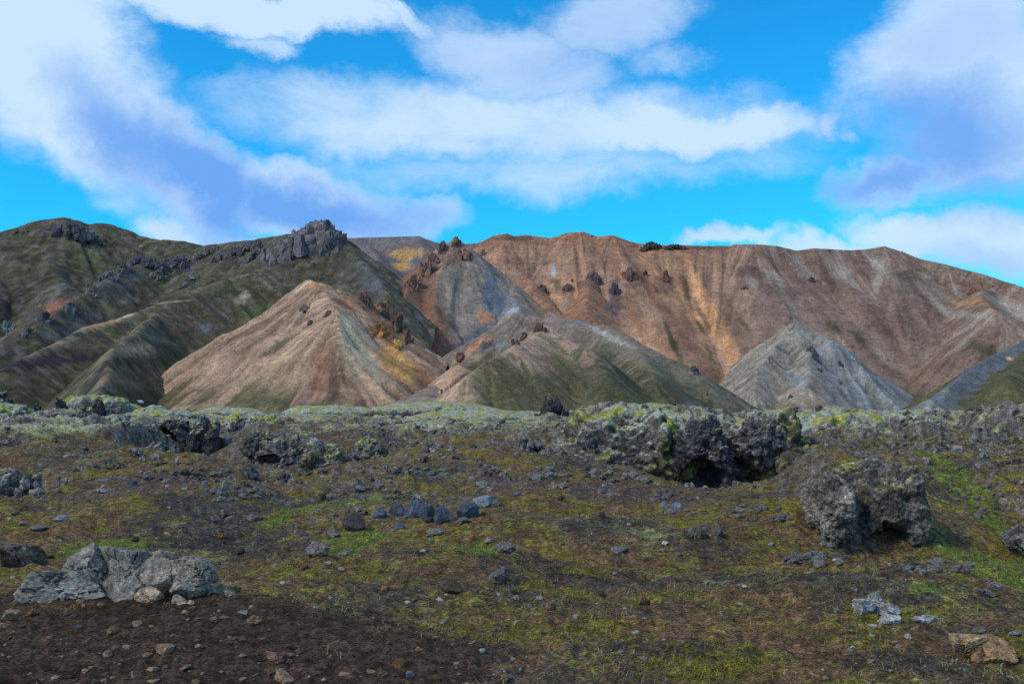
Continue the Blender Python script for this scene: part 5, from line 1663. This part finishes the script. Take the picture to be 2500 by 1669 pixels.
# ------------------------------------------------------------------ composite boulders
def block_rock(root, name, bbox, Y, seed, base, tint=None, dy=None, n=5, tilt=0.0, facets=11, rough=0.05):
    x0, y0, x1, y1 = bbox
    c = P((x0 + x1) / 2, (y0 + y1) / 2, Y)
    rx, rz = (x1 - x0) / 2 * Y / F, (y1 - y0) / 2 * Y / F
    V, Fc = cut_rock(n, seed, facets, rough, 0.5, 1.0)
    D = V
    V = V * np.array([rx * 1.16, dy or max(rx, rz) * 0.8, rz * 1.12])
    ca, sa = math.cos(tilt), math.sin(tilt)
    V = np.stack([V[:, 0] * ca - V[:, 2] * sa, V[:, 1], V[:, 0] * sa + V[:, 2] * ca], 1)
    f = fbm(D[:, 0] * 2 + seed, D[:, 1] * 2, D[:, 2] * 2, 4, 0.6)
    f2 = fbm(D[:, 0] * 9 + seed, D[:, 1] * 9, D[:, 2] * 9, 3, 0.6)
    w1, w2, wi = worley(V / 0.21 + seed, seed)
    crack = sstep(w2 - w1 + 0.1 * f2, 0.07, 0.0)
    V = V * (1 - 0.06 * crack - 0.05 * (wi - 0.5))[:, None] * (1 + 0.03 * f2)[:, None]
    col = np.tile(base, (len(V), 1)) * np.clip(1 + 0.45 * f + 0.4 * f2 + 0.3 * (wi - 0.5) - 0.5 * crack, 0.3, 1.7)[:, None]
    if tint is not None:
        col = lerp(col, tint, sstep(-D[:, 2] + 0.6 * f, 0.15, 0.7) * 0.85)
    col = lerp(col, lin(160, 158, 150), sstep(f2 + 0.5 * f, 0.45, 0.8) * 0.5)
    o = obj(name, mk_mesh(name, V, Fc, False, col), mat_boulder, parent=root)
    o.location = tuple(c - np.array(root.location))
    return o


mat_boulder = surf_mat('boulder_rock', ((3.0, 0.18), (14.0, 0.22), (50.0, 0.25)), ((12.0, 0.012), (40.0, 0.006)), 0.85, 0.25)
p0 = hit(300, 1465)
YB = p0[1] + 0.15
root = obj('cracked_boulder', None, label='big grey cracked boulder half buried in the dark soil bank', cat='boulder', loc=tuple(P(300, 1470, YB)))
GB, GP, GT = lin(116, 111, 105), lin(132, 120, 108), lin(122, 96, 74)
for bb, dYb, sd, bs, tn, tl in [
        ((62, 1390, 265, 1500), 0.0, 1, GB * 0.95, GT, -0.10), ((160, 1336, 280, 1450), 0.16, 2, GB, None, 0.05), ((235, 1336, 365, 1440), 0.14, 3, GB * 0.95, None, -0.12),
        ((225, 1385, 355, 1490), 0.02, 4, GB * 0.9, GT, 0.05), ((335, 1352, 445, 1480), 0.06, 5, GP, GT, 0.08), ((420, 1360, 524, 1440), 0.10, 6, GP * 0.95, None, -0.1),
        ((398, 1396, 508, 1475), 0.0, 7, GP * 1.05, None, 0.12), ((332, 1432, 394, 1478), -0.12, 8, lin(160, 138, 116), GT, 0.0), ((416, 1452, 452, 1490), -0.16, 9, GP, GT, 0.3),
        ((438, 1464, 474, 1502), -0.22, 10, lin(168, 150, 128), None, 0.4), ((516, 1438, 572, 1498), 0.10, 11, GP * 0.9, None, -0.6), ((52, 1420, 110, 1500), -0.02, 12, GB * 0.85, GT, 0.4)]:
    block_rock(root, 'rock_chip' if sd in (9, 10, 8) else ('rock_slab' if sd in (1, 11, 12) else 'rock_block'), bb, YB + dYb, 400 + sd, bs, tn, tilt=tl, dy=(bb[2] - bb[0]) / 2 * YB / F * 0.95)
p0 = hit(50, 1388)
root = obj('slab_boulder', None, label='dark brown tilted slab boulder behind the cracked boulder', cat='boulder', loc=tuple(p0))
block_rock(root, 'rock_block', (-30, 1322, 104, 1398), p0[1] + 0.25, 431, lin(92, 80, 72), lin(104, 80, 62), tilt=-0.32)
p0 = hit(2400, 1622)
root = obj('tan_boulder', None, label='big tan brown broken rock beside the silvery willow sprig', cat='boulder', loc=tuple(p0))
for bb, dYb, sd, bs, tl in [((2328, 1546, 2412, 1602), 0.12, 441, lin(150, 124, 92), -0.2), ((2375, 1556, 2470, 1634), 0.08, 442, lin(140, 108, 78), -0.25), ((2395, 1552, 2464, 1592), 0.2, 443, lin(120, 88, 58), -0.35)]:
    block_rock(root, 'rock_block', bb, p0[1] + dYb, sd, bs, lin(120, 80, 56), tilt=tl)
p0 = hit(2140, 1500)
root = obj('pale_outcrop', None, label='pale grey pointed outcrop breaking through brown moss', cat='rock', loc=tuple(p0))
for bb, dYb, sd in [((2085, 1462, 2140, 1505), 0.05, 451), ((2112, 1446, 2158, 1500), 0.1, 452), ((2155, 1472, 2196, 1500), 0.08, 453), ((2146, 1500, 2196, 1530), -0.1, 454), ((2116, 1522, 2148, 1550), -0.2, 455),
                    ((2232, 1500, 2292, 1532), -0.05, 456), ((2280, 1514, 2318, 1540), -0.1, 457), ((2196, 1528, 2214, 1542), -0.2, 458)]:
    block_rock(root, 'rock_block', bb, p0[1] + dYb, sd, lin(150, 147, 146), None, n=4, facets=16, rough=0.12, tilt=srnd.uniform(-0.3, 0.3))

# ------------------------------------------------------------------ pebbles and grass (uncounted)
def scatter(num, ymin, ymax, dens=None):
    """points over the visible wedge, even in the picture rather than on the ground"""
    yy = 1.0 / srnd.uniform(1.0 / ymax, 1.0 / ymin, num)
    xx = srnd.uniform(-0.58, 0.58, num) * yy
    return xx, yy


xx, yy = scatter(7500, 4.6, 32)
zz = gh(xx, yy)
sl_, _, _, _ = ground_masks(xx, yy)
keep = srnd.random(len(xx)) < (0.16 + 0.3 * sl_ + 0.4 * sstep(yy, 14, 24)) * sstep(fbm(xx * 0.7, yy * 0.7, 44.0, 3) + 0.5 * sl_ + 0.2, -0.2, 0.35)
xx, yy, zz, sl_ = xx[keep], yy[keep], zz[keep], sl_[keep]
Vb, Fb = ico(1)
Vs, Fs, Cs = [], [], []
for i in range(len(xx)):
    sz = srnd.uniform(0.25, 1.0) ** 2 * 0.0035 * yy[i] ** 0.85 + 0.004
    V = Vb * (1 + 0.3 * srnd.normal(size=(len(Vb), 1)).clip(-1, 1)) * sz * np.array([1.3, 1.0, 0.8])
    a = srnd.uniform(0, 6.28)
    V = np.stack([V[:, 0] * math.cos(a) - V[:, 1] * math.sin(a), V[:, 0] * math.sin(a) + V[:, 1] * math.cos(a), V[:, 2]], 1)
    Vs.append(V + np.array([xx[i], yy[i], zz[i] + sz * 0.25]))
    Fs.append(Fb + i * len(Vb))
    t_ = srnd.random()
    if sl_[i] > 0.5:
        c_ = lin(142, 118, 94) if t_ < 0.2 else lin(86, 68, 55)
    else:
        c_ = lin(128, 122, 116) if t_ < 0.6 else (lin(158, 150, 142) if t_ < 0.75 else lin(112, 90, 72))
    Cs.append(np.tile(c_ * srnd.uniform(0.6, 1.15), (len(Vb), 1)))
def rubble():
    xr_, yr_ = scatter(14000, 12, 46)
    lz_ = lava_zone(xr_, yr_)
    bl_ = np.abs(fbm(xr_ * 0.30, yr_ * 0.30, 91.0, 3, 0.5))
    pr_ = sstep(fbm(xr_ * 0.5, yr_ * 0.5, 77.0, 3, 0.6), 0.12, 0.45) * sstep(yr_, 12, 20) + lz_ * sstep(bl_, 0.12, 0.3)
    kp = srnd.random(len(xr_)) < np.clip(pr_, 0, 1) * 0.6
    xr_, yr_ = xr_[kp], yr_[kp]
    zr_ = gh(xr_, yr_)
    Vc, Fcc = ico(1)
    out_v, out_f, out_c = [], [], []
    for i in range(len(xr_)):
        sz = (0.25 + srnd.random() ** 2.5) * 0.0034 * yr_[i]
        V = Vc * (1 + 0.35 * srnd.normal(size=(len(Vc), 1)).clip(-1, 1)) * sz * np.array([srnd.uniform(0.9, 1.3), 1.0, srnd.uniform(0.8, 1.2)])
        out_v.append(V + np.array([xr_[i], yr_[i], zr_[i] + sz * 0.3]))
        out_f.append(Fcc + i * len(Vc))
        out_c.append(np.tile((lin(122, 116, 111) if srnd.random() < 0.7 else lin(98, 87, 78)) * srnd.uniform(0.5, 1.2), (len(Vc), 1)))
    obj('rubble', mk_mesh('rubble', np.concatenate(out_v), np.concatenate(out_f), False, np.concatenate(out_c)), mat_lava, label='loose grey clinker rubble over the lava hummocks', cat='rubble', kind='stuff')


rubble()
mat_peb = surf_mat('pebbles', ((20.0, 0.2),), (), 0.9, 0.2)
obj('pebbles', mk_mesh('pebbles', np.concatenate(Vs), np.concatenate(Fs), False, np.concatenate(Cs)), mat_peb, label='fine gravel and pebbles strewn over soil and moss', cat='gravel', kind='stuff')


def blades(name, num, ymin, ymax, maskf, hgt, wid, cols, label, spread=0.9, per=7, rad_=0.03):
    xx, yy = scatter(num, ymin, ymax)
    m = maskf(xx, yy)
    k = srnd.random(len(xx)) < m
    xx, yy = xx[k], yy[k]
    n_ = len(xx)
    cx = np.repeat(xx, per) + srnd.normal(0, rad_, n_ * per)
    cy = np.repeat(yy, per) + srnd.normal(0, rad_, n_ * per)
    cz = gh(cx, cy) - 0.004
    N_ = len(cx)
    h = hgt * srnd.uniform(0.4, 1.2, N_) * (0.6 + np.repeat(srnd.random(n_), per))
    ph = srnd.uniform(0, 6.28, N_)
    ln = srnd.uniform(0.15, spread, N_) * h
    w = wid * srnd.uniform(0.6, 1.3, N_) * (cy / 7.0) ** 0.5
    ux, uy = np.cos(ph), np.sin(ph)
    wx, wy = -uy * w, ux * w
    b0 = np.stack([cx - wx, cy - wy, cz], 1)
    b1 = np.stack([cx + wx, cy + wy, cz], 1)
    m0 = np.stack([cx + ux * ln * 0.35 - wx * 0.7, cy + uy * ln * 0.35 - wy * 0.7, cz + h * 0.62], 1)
    m1 = np.stack([cx + ux * ln * 0.35 + wx * 0.7, cy + uy * ln * 0.35 + wy * 0.7, cz + h * 0.62], 1)
    tp = np.stack([cx + ux * ln, cy + uy * ln, cz + h], 1)
    V = np.stack([b0, b1, m1, m0, tp], 1).reshape(-1, 3)
    o_ = np.arange(N_)[:, None] * 5
    Fc = np.concatenate([o_ + np.array([0, 1, 2]), o_ + np.array([0, 2, 3]), o_ + np.array([3, 2, 4])])
    ci = srnd.integers(0, len(cols), n_)
    col = np.array(cols)[np.repeat(ci, per)] * srnd.uniform(0.7, 1.25, (N_, 1))
    col = np.repeat(col, 5, axis=0)
    obj(name, mk_mesh(name, V, Fc, False, col), mat_grass, label=label, cat=name.split('_')[-1], kind='stuff')


mat_grass = surf_mat('grass_blades', ((30.0, 0.1),), (), 0.8, 0.15)
GRASSP = [(870, 1310, 90, 26), (1690, 1420, 200, 40), (620, 1370, 200, 30), (1900, 1450, 260, 36), (1350, 1430, 200, 30), (450, 1350, 150, 20), (900, 1225, 120, 30), (1150, 1350, 90, 30)]


def m_dry(x, y):
    s_, b_, n_, f_ = ground_masks(x, y)
    return (1 - s_) * (0.22 + 0.8 * patches_at(x, y, GRASSP)) * sstep(fbm(x * 1.9, y * 1.9, 61.0, 3), -0.25, 0.3)


def m_moss(x, y):
    s_, b_, n_, f_ = ground_masks(x, y)
    a2_ = fbm(x * 1.7, y * 1.7, 23.0, 4, 0.6) + 0.5 * fbm(x * 6.5, y * 6.5, 25.0, 3, 0.65) + 0.35 * fbm(x * 0.9, y * 0.9, 27.0, 4, 0.6)
    return (1 - s_) * sstep(a2_, 0.05, 0.5)


def m_green(x, y):
    return patches_at(x, y, GREENP)


blades('dry_grass', 16000, 5.0, 16, m_dry, 0.034, 0.0016, [lin(138, 126, 84), lin(112, 110, 64), lin(154, 142, 108), lin(98, 102, 58), lin(104, 84, 52)], 'thin dry and pale green grass tufts in the heath', per=7, rad_=0.05, spread=2.2)
blades('moss_cushions', 24000, 4.8, 20, m_moss, 0.018, 0.0028, [lin(122, 118, 40), lin(104, 98, 36), lin(96, 84, 38), lin(134, 132, 52)], 'yellow olive moss growing in mats over the soil', per=6, rad_=0.035, spread=1.3)
blades('green_grass', 7000, 7, 18, m_green, 0.05, 0.0018, [lin(96, 124, 40), lin(116, 138, 52), lin(84, 106, 38)], 'fresh green grass and herbs in damp hollows', per=6, rad_=0.04)


def m_silver(x, y):
    return patches_at(x, y, [(1500, 1310, 150, 36), (1430, 1300, 50, 20), (2430, 1472, 75, 16), (2420, 1640, 70, 26), (1560, 1340, 60, 16)]) * sstep(fbm(x * 2.5, y * 2.5, 71.0, 3), -0.15, 0.25)


blades('silvery_willow', 9000, 5, 16, m_silver, 0.022, 0.0042, [lin(130, 142, 112), lin(112, 128, 96), lin(146, 154, 130)], 'silvery green dwarf willow leaves creeping over dark sand', per=5, rad_=0.04, spread=1.6)
